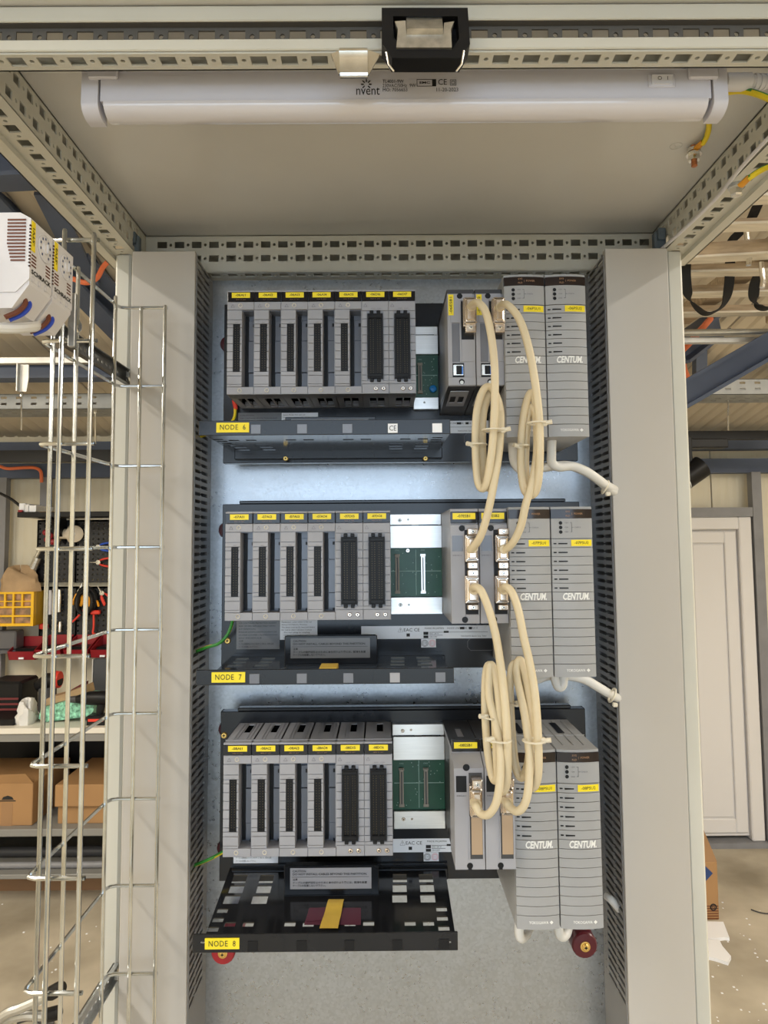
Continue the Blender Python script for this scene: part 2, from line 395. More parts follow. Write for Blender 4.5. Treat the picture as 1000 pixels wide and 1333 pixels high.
# rear rail
mb = MB(); LR = XR-XL; x0 = XL
cx = xs_from(at(211, 326, .985).x, .0246, XL, XR)
mb.plate((XL, .985, 2.1345), (1,0,0), (0,0,1), -.0015, LR, .0532,
   [(x-XL-.0068, z-.0046, x-XL+.0068, z+.0046) for x in cx for z in (.0195, .0395)], [(x-XL+.0123, z, .0022) for x in cx[:-1] for z in (.0195, .0395)])
mb.plate((XL, .985, 2.1335), (1,0,0), (0,1,0), .0015, LR, .025, [(x-XL-.0068, .007, x-XL+.0068, .017) for x in cx], [(x-XL+.0123, .012, .0022) for x in cx[:-1]])
mb.box(XL, XR, 1.0285, 1.030, 2.1335, 2.188); mb.box(XL, XR, .985, 1.030, 2.1865, 2.188); mb.box(XL, XR, 1.010, 1.030, 2.1335, 2.135); mb.box(XL, XL+.0015, .9868, 1.03, 2.1335, 2.188); mb.box(XR-.0015, XR, .9868, 1.03, 2.1335, 2.188)
part('rear_rail', mb, paint, cab)
# side rails
for sg, xi, xo in ((1, XL, XLO), (-1, XR, XRO)):
    mb = MB(); y0, y1 = .5725, .985; ys = [y0+.0275+.025*i for i in range(16)]
    hz = [(y-y0-.0058, z-.005, y-y0+.0058, z+.005) for y in ys for z in (.0115, .0315)]
    if sg > 0: hz = [(a+(.0125 if b < .02 else 0), b, c+(.0125 if b < .02 else 0), d) for a, b, c, d in hz][:-2]
    else: hz = [(a+(.0125 if b < .02 else 0), b, c+(.0125 if b < .02 else 0), d) for a, b, c, d in hz][:-2]
    rd = [(y-y0+.0125, .0315, .002) for y in ys[:-1]]+[(y-y0+.025, .0115, .002) for y in ys[:-2]]
    mb.plate((xi, y0, 2.145), (0,1,0), (0,0,1), -.0015*sg, y1-y0, .043, hz, rd)
    wf = .031; a = min(xi, xi-sg*wf)
    mb.plate((a, y0, 2.1445), (0,1,0), (1,0,0), -.0015, y1-y0, wf, [(y-y0-.0062, .009, y-y0+.0062, .021) for y in ys], [(y-y0+.0125, .015, .0021) for y in ys[:-1]])
    xl = xi-sg*wf
    mb.box(xl-sg*.0012, xl, y0, y1, 2.139, 2.146); mb.box(xl-sg*.0012, xo, y0, y1, 2.139, 2.1405); mb.box(xo, xo+sg*.0015, y0, y1, 2.139, 2.187); mb.box(min(xi,xo), max(xi,xo), y0, y1, 2.186, 2.1878)
    part('side_rail', mb, paint, cab)
# corner posts and base frame
for sg, xi, xo in ((1, -.3275, -.361), (-1, .383, .4145)):
    mb = MB(); mb.box(xo, xo+sg*.0215, .945, 1.0, .1, 2.146, c=.003); mb.box(xo+sg*.0205, xo+sg*.0285, .953, 1.0, .1, 2.146, c=.0015); mb.box(xo+sg*.0275, xo+sg*.0335, .948, .99, .1, 2.146, c=.001)
    part('rear_post', mb, paint, cab)
    mb = MB(); mb.box(xo-sg*.016, xo+sg*.006, .55, .605, .1, 2.147, c=.003); mb.box(xo+sg*.006, xo+sg*.012, .556, .60, .1, 2.147)
    part('front_post', mb, paint, cab)
mb = MB(); mb.box(XLO, XRO, .55, .59, .1, .16, c=.004); mb.box(XLO, XRO, .96, 1.0, .1, .16, c=.004); mb.box(XLO, XLO+.04, .59, .96, .1, .16); mb.box(XRO-.04, XRO, .59, .96, .1, .16)
part('base_frame', mb, paint, cab)
mb = MB(); mb.box(XLO, XRO, .545, .56, 0, .1); mb.box(XLO, XRO, .99, 1.005, 0, .1); mb.box(XLO, XLO+.015, .56, .99, 0, .1); mb.box(XRO-.015, XRO, .56, .99, 0, .1)
part('plinth', mb, darkm, cab)
mb = MB(); mb.box(-.272, .345, 1.0125, 1.0155, .16, 2.133, c=.001); mb.box(-.272, -.2695, 1.0125, 1.03, .16, 2.133); mb.box(.3425, .345, 1.0125, 1.03, .16, 2.133)
part('mounting_plate', mb, zinc, cab, label='galvanised mounting plate')
# plastic corner fixings at the rear roof corners
for p in ((175, 317), (858, 312)):
    q = at(*p, .945); mb = MB(); mb.box(q.x-.008, q.x+.008, q.y-.006, q.y+.006, q.z-.014, q.z+.010, c=.002); mb.box(q.x-.005, q.x+.005, q.y-.012, q.y, q.z-.004, q.z+.012, c=.001)
    part('corner_fixing', mb, mat('slate plastic', (.10, .13, .16), .5), cab)
# embossed earth mark on the roof sheet
q = atz(880, 190, ZC); mb = MB()
ring = [q+Vector((.0065*math.cos(a), .0065*math.sin(a), -.0002)) for a in [2*math.pi*i/24 for i in range(25)]]
mb.tube(ring, .0004, 5); mb.tube([q+Vector((-.003, -.003, -.0002)), q+Vector((.003, .004, -.0002))], .0004, 5); mb.tube([q+Vector((0, .003, -.0002)), q+Vector((.004, .0, -.0002))], .0004, 5)
part('earth_mark', mb, roofp, cab)
# thin white sealing cord along the right rail fold
mb = MB(); mb.tube(catmull([(XR-.001, .62, 2.150), (XR-.004, .72, 2.146), (XR+.001, .80, 2.145), (XR-.003, .90, 2.145), (XR-.010, .955, 2.144), (XR-.018, .98, 2.1435)], 8), .0022, 8)
part('edge_cord', mb, white, cab)
# ------------------------------------------------------------------ wiring ducts
def duct(x0, x1, inner, label):
    t = thing('wiring_duct', label, 'wiring duct', ((x0+x1)/2, .96, .2), 'grey slotted wiring ducts')
    mb = MB(); mb.box(x0-.001, x1+.001, .918, .9215, .2, 2.137, c=.0008); mb.box(x0-.001, x0+.0012, .92, .928, .2, 2.136); mb.box(x1-.0012, x1+.001, .92, .928, .2, 2.136)
    part('lid', mb, lidm, t)
    for xw, sg in ((x0, 1), (x1, -1)):
        mb = MB(); n = 96; p = .01; zt = 2.130
        if xw == inner:
            mb.plate((xw, .9225, .2), (0,1,0), (0,0,1), -.002*sg if sg > 0 else .002, .0895, zt-n*p-.2)
            for k in range(n):                           # one slot per pitch: wide mouth, narrow neck, wide root
                mb.plate((xw, .9225, zt-(k+1)*p), (0,1,0), (0,0,1), -.002*sg if sg > 0 else .002, .0895, p,
                         [(.004, .0026, .030, .0074), (.030, .0042, .036, .0058), (.036, .0026, .070, .0074)], [(.080, .005, .0011)])
        else: mb.box(xw, xw+sg*.002, .9225, 1.012, .2, zt)
        part('slotted_wall' if xw == inner else 'outer_wall', mb, ductm, t)
    mb = MB(); mb.box(x0+.002, x1-.002, 1.0095, 1.012, .2, 2.13); part('back_strip', mb, ductm, t)
    return t
duct(-.3275, -.2456, -.2456, 'tall slotted grey wiring duct with flat lid left of the racks')
duct(.3012, .3822, .3012, 'tall slotted grey wiring duct with flat lid right of the racks')
# ------------------------------------------------------------------ enclosure lamp
A, B = at(107, 94, .592), at(946, 92, .592)
lz0 = at(500, 158, .6065).z; lz1 = at(500, 91, .592).z; lx0, lx1 = A.x, B.x
lamp = thing('enclosure_lamp', 'long white strip lamp fitted under the enclosure roof behind the front rail', 'lamp', ((lx0+lx1)/2, .61, lz0))
zm = at(500, 128, .592).z
ycu = lambda f: [(.6065-.015*math.cos(a)-f, zm-.003-(zm-.003-lz0+f)*math.sin(a)) for a in [math.pi/2*i/9 for i in range(10)]]
mb = MB(); mb.prism([(.5925, zm-.001), (.5925, lz1), (.612, lz1), (.612, zm-.001)], X3, lx0+.016, lx1-.014); part('housing', mb, lampw, lamp)
mb = MB(); mb.prism([(.612, zm-.001), (.5915, zm-.001)]+ycu(0)+[(.612, lz0+.0015)], X3, lx0+.019, lx1-.017); part('diffuser', mb, diffm, lamp, label='glossy translucent lower diffuser')
for a, b in ((lx0, lx0+.0145), (lx1-.0125, lx1)):
    mb = MB(); mb.prism([(.613, lz1+.0005), (.5915, lz1+.0005), (.5907, zm)]+ycu(.0008)+[(.613, lz0)], X3, a, b); part('end_cap', mb, lampw, lamp)
for px in (134, 916):
    q = at(px, 94, .59); mb = MB(); mb.box(q.x-.013, q.x+.013, .5885, .5925, q.z-.006, q.z+.012, c=.0012); mb.box(q.x-.012, q.x+.012, .5885, .624, q.z+.008, q.z+.016)
    part('clip', mb, lampw, lamp)
q = at(861, 105.5, .5925); mb = MB(); mb.box(q.x-.012, q.x+.012, .5912, .5925, q.z-.0062, q.z+.0062, c=.0006); swi = part('switch', mb, lampw, lamp)
mb = MB(); mb.prism([(.5912, q.z-.004), (.5898, q.z-.004), (.5906, q.z), (.5894, q.z+.004), (.5912, q.z+.004)], X3, q.x-.009, q.x+.009); part('rocker', mb, white, swi)
text('lettering', 'O   I', (q.x, .5892, q.z), .005, ink, swi, lift=.0006)
tp = lambda s, px, py, h, al='LEFT', wd=None: text('lettering', s, at(px, py, .5925), h, ink, lamp, align=al, lift=.0004, width=wd)
tp('nvent', 463, 118.5, .0125, wd=.0205)
cst = at(477, 110, .5921); mb = MB()
for i in range(8):
    if i == 6: continue
    a = math.pi*2*i/8; mb.tube([cst+Vector((math.cos(a)*.0022, -.0003, math.sin(a)*.0022)), cst+Vector((math.cos(a)*.0046, -.0003, math.sin(a)*.0046))], .0005, 5)
part('logo_burst', mb, ink, lamp)
tp('TL4001-9W', 498, 106.5, .0045, wd=.0185); tp('230VAC/50Hz  9W', 498, 112, .0045, wd=.029); tp('MO: 7056653', 498, 117.5, .0045, wd=.0215)
tp('11-20-2023', 567, 117.3, .0048, wd=.019); tp('CE', 570, 107.5, .0075, wd=.0076)
q = at(556, 107.8, .5923); mb = MB()
for a, b, c_, d in ((-.009, .008, .0028, .0033), (-.009, .008, -.0033, -.0028), (-.009, -.0085, -.003, .003), (.0075, .008, -.003, .003), (.0045, .0075, -.003, .003)): mb.box(q.x+a, q.x+b, q.y-.0001, q.y, q.z+c_, q.z+d)
part('mark_frame', mb, ink, lamp); text('lettering', 'EMC', at(553, 107.8, .5923), .003, ink, lamp, width=.009, bold=.02)
q = at(590, 107.5, .5923); mb = MB()
for s_ in (.0027, .0015):
    for a, b, c_, d in ((-s_, s_, s_-.0004, s_), (-s_, s_, -s_, -s_+.0004), (-s_, -s_+.0004, -s_, s_), (s_-.0004, s_, -s_, s_)): mb.box(q.x+a, q.x+b, q.y-.0001, q.y, q.z+c_, q.z+d)
part('double_square_mark', mb, ink, lamp)
# lamp plug with ribbed strain relief
q0 = at(944, 107, .61); mb = MB(); e = at(1010, 105, .61)
dx = (e-q0).length; mb.tube([q0, q0+Vector((.022, 0, 0)), q0+Vector((.024, 0, 0)), q0+Vector((.055, 0, .0006))], [.0078, .0078, .0062, .0054], 14)
for i in range(7):
    p0 = q0+Vector((.026+i*.0045, 0, .0002)); mb.tube([p0, p0+Vector((.0022, 0, 0))], .0072-.0002*i, 14)
mb.tube(catmull([q0+Vector((.055, 0, .0006)), q0+Vector((.09, .005, .004)), q0+Vector((.112, .03, .012))], 6), .0036, 10)
single('lamp_plug', mb, white, 'white cable plug with ribbed sleeve in the right end of the strip lamp', 'plug')
# ------------------------------------------------------------------ latch on the front rail and spring clip
lt = thing('door_catch', 'black plastic door catch with a steel keeper on the front rail', 'catch', at(553, 88, .54))
def poly_at(pts, D): return [(p.x, p.z) for p in (at(a, b, D) for a, b in pts)]
D0 = .532
outp = poly_at([(497,10),(609,10)], D0)+poly_at([(609,74),(598,92),(510,92),(500,76),(497,74)], .547)
inn = poly_at([(512,21),(596,21)], D0)+poly_at([(596,62),(588,76),(522,76),(515,64),(512,62)], .543)
mb = MB(); n = len(outp); vv = [(x, D0, z) for x, z in outp]+[(x, D0, z) for x, z in inn]+[(x, .549, z) for x, z in outp]+[(x, .549, z) for x, z in inn]; ff = []
for i in range(n):
    j = (i+1) % n; ff += [(i, j, n+j, n+i), (i, 2*n+i, 2*n+j, j), (n+i, n+j, 3*n+j, 3*n+i)]
mb.add(vv, ff); mb.prism(inn, Y3, .546, .549); part('frame', mb, black, lt)
a, b = at(529, 14, D0), at(577, 37, D0-.006); c_ = at(577, 55, D0-.002)
mb = MB(); mb.prism([(.541, c_.z), (.526, b.z), (.536, a.z), (.546, a.z), (.546, c_.z)], X3, a.x, b.x)
part('keeper_block', mb, dull, lt)
mb = MB(); mb.prism(poly_at([(514,30),(528,29),(529,45),(577,45),(578,32),(591,30),(587,40),(588,64),(516,64),(518,40)], D0), Y3, .530, .546); part('keeper_wings', mb, dull, lt)
mb = MB(); mb.tube([at(503, 68, .5255), at(506, 84, .5255), at(513, 93, .5255)], .0008, 6); part('edge_clip', mb, steel, lt); mb = MB(); mb.tube([at(604, 66, .5255), at(601, 84, .5255), at(594, 93, .5255)], .0008, 6); part('edge_clip', mb, steel, lt)
sc = thing('spring_clip', 'bent bright steel clip hooked over the front rail beside the catch', 'clip', at(463, 103, .545))
a, b = at(443, 66, .54), at(479, 104, .54)
pr = []
for i in range(15):
    t = i/14; z = a.z+(b.z-a.z)*t; pr.append((.543-.020*math.sin(math.pi*min(1, t*1.15)*.9), z))
pr2 = pr+[(y+.0014, z) for y, z in pr[::-1]]
mb = MB(); mb.prism(pr2, X3, a.x, b.x); part('tongue', mb, steel, sc)
mb = MB(); mb.prism(poly_at([(431,72),(444,66),(444,98),(441,98)], .545), Y3, .5435, .5452); part('wing', mb, steel, sc); mb = MB(); mb.prism(poly_at([(478,66),(495,72),(480,99),(478,99)], .545), Y3, .5435, .5452); part('wing', mb, steel, sc)
# ------------------------------------------------------------------ earth wires at the roof
def earth(pts, lug, label, D, stud):
    t = thing('earth_wire', label, 'wire', at(*pts[0][:2], pts[0][2]))
    mb = MB(); mb.tube(catmull([at(*p) for p in pts], 8), .0029, 10, 0, stripe=1); part('insulation', mb, [gyg, gyy], t)
    a = at(*lug[0]); b = at(*lug[1]); mb = MB(); mb.tube([a, b], [.0036, .0042], 8, flat=.6); part('cable_lug', mb, mat('amber sleeve', (.62, .27, .02), .4), t)
    return t
earth([(922,150,.70),(923,165,.72),(920,178,.735),(915,187,.745)], ((916,184,.742),(904,196,.76)), 'green and yellow earth wire dropping from the lamp to the roof stud', 0, 0)
earth([(944,120,.62),(965,118,.615),(985,122,.605),(1010,132,.59)], ((944,120,.62),(947,120,.62)), 'green and yellow earth wire leaving the right end of the lamp', 0, 0)
earth([(1010,213,.66),(990,222,.675),(975,232,.685)], ((977,230,.684),(964,242,.695)), 'green and yellow earth wire bolted to the right side rail', 0, 0)
s0 = atz(903, 190, ZC); st = thing('roof_stud', 'copper coloured threaded stud with steel nut hanging from the enclosure roof', 'bolt', s0)
ln = ZC-at(900, 217, s0.y).z
mb = MB(); mb.lathe(s0, (0,0,-1), [(0,.0035)]+[(ln*(i+.5)/14, .0035 if i % 2 else .003) for i in range(14)]+[(ln, .0025)], 12); part('stud', mb, copper, st)
mb = MB(); mb.lathe(s0, (0,0,-1), [(ln*.38, .0085), (ln*.44, .0085)], 16); mb.lathe(s0, (0,0,-1), [(ln*.44, .0066), (ln*.72, .0066)], 6); mb.lathe(s0, (0,0,-1), [(ln*.16, .0075), (ln*.3, .0075)], 16); part('nut', mb, steel, st)
s1 = atz(958, 240, 2.1445); st = thing('rail_bolt', 'zinc hexagon bolt and washer under the right side rail', 'bolt', s1)
mb = MB(); mb.lathe(s1, (0,0,-1), [(.004, .0068), (.012, .0068), (.0135, .005)], 6); part('head', mb, steel, st)
mb = MB(); mb.lathe(s1, (0,0,-1), [(0, .0075), (.003, .0085), (.0045, .0085)], 18); part('washer', mb, zincd, st)
# ================================================================== racks
ZR = (2.0617, 1.7872, 1.5137)                           # top of the module fronts in the three racks
YF, YB = .860, .9535                                    # module front face, face of the black base sheet
W, H, DP = .0331, .1305, .0925
# ------------------------------------------------------------------ module bodies in local axes: x 0..W, y 0 front..DP, z 0..-H
def shell(mb):                                          # hollow body behind the face, with vents in its top and bottom
    mb.box(0, .0009, .004, DP, -H, 0); mb.box(W-.0009, W, .004, DP, -H, 0)
    mb.plate((0, .001, -.0011), (1,0,0), (0,1,0), .0011, W, DP-.001, [(.0145, .045, .0225, .083)])
    for x in (.0085, .0125, .0235, .0275): mb.box(x, x+.0006, .012, DP-.004, 0, .0005)
    mb.box(0, W, .010, .012, 0, .0008)
    mb.plate((0, .001, -H), (1,0,0), (0,1,0), .0011, W, DP-.001, [(.0085, .022, .0170, .080), (.0190, .022, .0275, .080)])
    mb.box(.0085, .0170, .074, .080, -H+.0012, -H+.006); mb.box(.0190, .0275, .074, .080, -H+.0012, -H+.006)
    mb.box(.0009, W-.0009, .024, .026, -H+.0015, -.0015)
def tiles(mb, x0, x1, zs, y=0., t=.002, g=.00035):
    for a, b in zip(zs[:-1], zs[1:]): mb.box(x0, x1, y, y+t, -b*H+g, -a*H-g, c=.0003)
GR = [.283, .360, .437, .514, .590, .668, .745, .823]
def holder(t):
    mb = MB(); mb.box(.0003, W-.0003, -.0008, .003, -.0142, -.0022, c=.0004); part('label_strip', mb, blackg, t, True)
    mb = MB(); mb.box(0, W-.0002, -.0004, .006, -.0022, -.0002, c=.0004); part('label_hinge', mb, modm, t, True)
def tag_plate(t, s, x=.0168, z=-.0064, w=.0225, h=.0066, y=-.0011):
    mb = MB(); mb.box(x-w/2, x+w/2, y, y+.0005, z-h/2, z+h/2); p = part('tag', mb, yellow, t, True, label='yellow tag')
    text('lettering', s, (x, y, z), h*.62, ink, p, width=w*.56, local=True, bold=.012); return p
def sleeve(mb, x, z, mi, mk):
    mb.lathe((x, -.0006, z), (0,1,0), [(0, .0027), (.0012, .0027)], 12, mi, caps=False); mb.lathe((x, -.0006, z), (0,1,0), [(0, .0027), (-.0002, .0023), (.0004, .0017), (.002, .0015)], 12, mi, caps=False); mb.lathe((x, .0003, z), (0,1,0), [(0, .0018), (.0002, .0018)], 10, mk)
def pins(t, x0, x1, z0, z1, nx, nz, y, name='pin_field'):
    mb = MB(); dx = (x1-x0)/max(1, nx-1); dz = (z1-z0)/(nz-1)
    for i in range(nx):
        for k in range(nz): x = x0+dx*i; z = z0+dz*k; mb.box(x-.0004, x+.0004, y, y+.002, z-.0004, z+.0004)
    return part(name, mb, pinm, t, True, stuff=True)
def make_open():                                        # module with a pin socket on the left and an open bay on the right
    t = thing('input_module', '-', 'module')
    mb = MB(); shell(mb); xc = .0181
    mb.box(0, xc, .0016, .026, -.926*H-.002, -.0145)                     # socket column
    mb.box(xc-.0005, W, .0016, .026, -H, -.929*H, ); mb.box(0, xc, .0016, .026, -H, -.926*H)
    mb.box(0, W, .0016, .026, -.0240, -.0142)
    mb.box(0, W-.0003, 0, .002, -.0242, -.0145, c=.0004)                 # top tile
    mb.box(0, W-.0003, 0, .002, -H, -.929*H, c=.0004)
    mb.box(0, xc, 0, .002, -.929*H+.0004, -.905*H, c=.0003)
    tiles(mb, 0, xc, [.190, .283]); tiles(mb, 0, xc, [.283, .325]); tiles(mb, 0, .0072, [.325]+GR[1:-1]+[.782]); tiles(mb, .0158, xc, [.325]+GR[1:-1]+[.782]); tiles(mb, 0, xc, [.782, .823, .905])
    mb.box(W-.0012, W-.0003, .006, .026, -.929*H, -.024)
    part('housing', mb, modm, t, True); holder(t)
    mb = MB(); f0, f1 = -.0242, -.929*H
    mb.box(xc, W-.001, .0235, .0245, f1, f0); mb.box(xc+.005, W-.001, .020, .0236, -.0585, -.0325, c=.0004); mb.box(xc+.005, W-.001, .0185, .0236, -.099, -.0590, c=.0004); mb.box(xc+.005, W-.001, .020, .0236, -.1185, -.0995, c=.0004)
    mb.box(xc, W-.001, .004, .0236, f0-.001, f0)
    part('bay_floor', mb, modd, t, True)
    mb = MB(); mb.box(.0285, W-.0012, .018, .0201, -.0405, -.0368); mb.box(.0285, W-.0012, .018, .0201, -.1205, -.1178); mb.box(xc+.0002, xc+.0045, .0222, .0236, -.120, -.026)  # two notches, then a black strip painting the socket column's shadow
    part('bay_notches_and_shadow', mb, black, t, True)
    mb = MB(); mb.plate((.0072, .0002, -.782*H), (1,0,0), (0,0,1), -.0014, .0086, .457*H, [(.0012, .002, .0074, .457*H-.002)]); mb.box(.0073, .0157, .0014, .0019, -.78*H, -.327*H)
    part('socket', mb, black, t, True); pins(t, .0098, .0132, -.768*H, -.34*H, 2, 20, .0004)
    for x, z in ((.0160, -.1465*H), (.0158, -.9625*H)):
        mb = MB(); sleeve(mb, x, z, 0, 1); part('screw_sleeve', mb, [sleevem, black], t, True)
    mb = MB(); a, b, c_ = (.0045, -.0213), (.0089, -.0213), (.0067, -.0176)
    for p, q in ((a,b),(b,c_),(c_,a)): mb.tube([(p[0], -.0001, p[1]), (q[0], -.0001, q[1])], .0002, 4)
    part('warning_mark', mb, inkg, t, True); text('lettering', 'CN1', (.0115, 0, -.312*H), .0016, inkg, t, local=True, width=.0035)
    return t
def make_full():                                        # module filled by one wide black connector
    t = thing('digital_module', '-', 'module')
    mb = MB(); shell(mb); mb.box(0, W, .0016, .026, -H, -.0142)
    mb.box(0, W-.0003, 0, .002, -.0265, -.0145, c=.0004); mb.box(0, W-.0003, 0, .002, -.905*H+.0003, -.878*H); mb.box(0, W-.0003, 0, .002, -H, -.908*H, c=.0004)
    tiles(mb, 0, .0066, [.204]+GR+[.878]); tiles(mb, .0262, W-.0003, [.204]+GR+[.878])
    part('housing', mb, modm, t, True); holder(t)
    mb = MB(); x0, x1, z0, z1 = .0070, .0258, -.858*H, -.240*H
    mb.plate((x0, -.0042, z0), (1,0,0), (0,0,1), -.006, x1-x0, z1-z0, [(.0018, .006, .0088, z1-z0-.006), (.0104, .006, .0170, z1-z0-.006)])
    mb.box(x0+.001, x1-.001, -.0012, .001, z0+.003, z1-.003)
    for z, s in ((z1, 1), (z0, -1)):
        for xa in (.0028, .0112): mb.box(x0+xa, x0+xa+.0046, -.0035, .001, z, z+s*.0042, c=.0005)
        mb.box(x0+.0012, x1-.0012, -.0048, -.0035, z-s*.0055, z-s*.0012, c=.0005)
    part('connector', mb, black, t, True)
    mb = MB()
    for cx_ in (x0+.0036, x0+.0070, x0+.0122, x0+.0154):
        for k in range(25): z = z0+.0075+(z1-z0-.015)*k/24; mb.box(cx_-.00045, cx_+.00045, -.0028, -.001, z-.00045, z+.00045)
    part('pin_field', mb, pinm, t, True, stuff=True)
    for x in (.0168, .0262):
        mb = MB(); screw(mb, x, 0, -.953*H, .0027, 0, 1); part('screw', mb, [nick, black], t, True)
    mb = MB(); a, b, c_ = (.0022, -.0215), (.0066, -.0215), (.0044, -.0178)
    for p, q in ((a,b),(b,c_),(c_,a)): mb.tube([(p[0], -.0001, p[1]), (q[0], -.0001, q[1])], .0002, 4)
    part('warning_mark', mb, inkg, t, True); text('lettering', 'CN2   CN1', (.0178, 0, -.0238), .0014, inkg, t, local=True, width=.0125)
    return t
protos = {'o': make_open(), 'f': make_full()}; used = set()
def place_mod(kind, s, x, z, label, grp):
    if kind in used: o = dup(protos[kind])
    else: o = protos[kind]; used.add(kind)
    o.location = (x, YF, z); o['label'] = label; o['group'] = grp; tag_plate(o, s)
    return o
protos_clean = {k: (lambda o=o: o) for k, o in protos.items()}
ROWS = [(['-06AI1','-06AI2','-06AI3','-06AI4','-06AO5','-06DI6','-06DI7'], 'top'), (['-07AI1','-07AI2','-07AI3','-07AO4','-07DI5','-07DO6'], 'middle'), (['-08AI1','-08AI2','-08AI3','-08AO4','-08DI5','-08DO6'], 'bottom')]
jobs = []
for r, (names, rn) in enumerate(ROWS):
    for i, s in enumerate(names):
        k = 'f' if s[3] == 'D' else 'o'
        lab = ('grey module with pin socket and open bay tagged %s in the %s rack' if k == 'o' else 'grey module with wide black connector tagged %s in the %s rack') % (s, rn)
        jobs.append((k, s, -.1888+.03326*i, ZR[r], lab, 'input and output modules in the %s rack' % rn))
copies = []                                             # copy the untagged prototypes first, then tag every module
for k, s, x, z, lab, g in jobs:
    if k in used: o = dup(protos[k])
    else: o = protos[k]; used.add(k)
    copies.append((o, s, x, z, lab, g))
for o, s, x, z, lab, g in copies:
    o.location = (x, YF, z); o['label'] = lab; o['group'] = g; tag_plate(o, s)
    text('lettering', s[1:4]+'4  ST  ACT', (.0168, -.0008, -.0118), .0011, inko, o, local=True, width=.012)
# ------------------------------------------------------------------ black base units with tray, board, partition and stickers
SH = ((1.872, 1.8885), (1.5935, 1.6098), (1.3104, 1.3292))   # tray floor and tray lip top
JP = '\u6ce8\u610f'; JL = '\u30b1\u30fc\u30d6\u30eb\u306e\u8aa4\u63a5\u7d9a\u9632\u6b62\u306e\u305f\u3081\u306b\u672c\u4ed5\u5207\u308a\u3088\u308a\u5965\u306b\u306f\u3001\u914d\u7dda\u3092\u8a2d\u7f6e'; JL2 = '\u30b1\u30fc\u30d6\u30eb\u3092\u8a2d\u7f6e\u3057\u306a\u3044\u3067\u4e0b\u3055\u3044\u3002'
TILT = (0.0, .006/.1515, .0185/.1515)
def on_tray(px, py, r):                                 # point of tray r under a pixel of the photo (trays sag forward a little)
    d = ray(px, py); f, k = SH[r][0], TILT[r]; t = (f-k*.8015-CAMZ)/(d.z-k*d.y); return Vector((d.x*t, d.y*t, CAMZ+d.z*t))
def tz(r, y): return SH[r][0]+TILT[r]*(y-.8015)
big = [(312,1145.5,9,5.3),(308,1159,9.2,5),(301.8,1172.5,10,5.5),(347,1145.5,9,5.3),(343.6,1158.9,9.2,5),(338.2,1172.5,10,5.5),(520.6,1144.5,9,5.3),(520.4,1157.6,9,5),(520.4,1171,9.5,5.2),(554.5,1144.5,9,5.3),(556,1157.4,9,5),(557,1171,9.5,5.2)]
small = [(289.8,1187),(283.9,1199),(277.4,1211.3),(299.5,1204.8),(323.2,1204.8),(377.6,1204.5),(401.5,1204.8),(456,1204),(480,1203.6),(534,1203.6),(558,1203.6),(575,1185),(576,1197),(578,1210)]
tray_holes = []
for x, y, a, b in big:
    p0, p1, p2, p3 = on_tray(x, y+b, 2), on_tray(x, y-b, 2), on_tray(x+a, y, 2), on_tray(x, y, 2); hw = p2.x-p3.x
    tray_holes.append((p3.x-hw, p0.y, p3.x+hw, p1.y))
for x, y in small:
    p = on_tray(x, y, 2); tray_holes.append((p.x-.0062, p.y-.0038, p.x+.0062, p.y+.0038))
CERT = 'CE'
def quad(px0, py0, px1, py1, D):                        # box-like rectangle on a plane facing the viewer
    a, b = at(px0, py0, D), at(px1, py1, D); return a.x, b.x, b.z, a.z
def sticker(par, name, x0, x1, z0, z1, y, m): mb = MB(); mb.box(x0, x1, y-.0003, y, z0, z1); return part(name, mb, m, par)
BX0, BX1 = -.2135, .2665
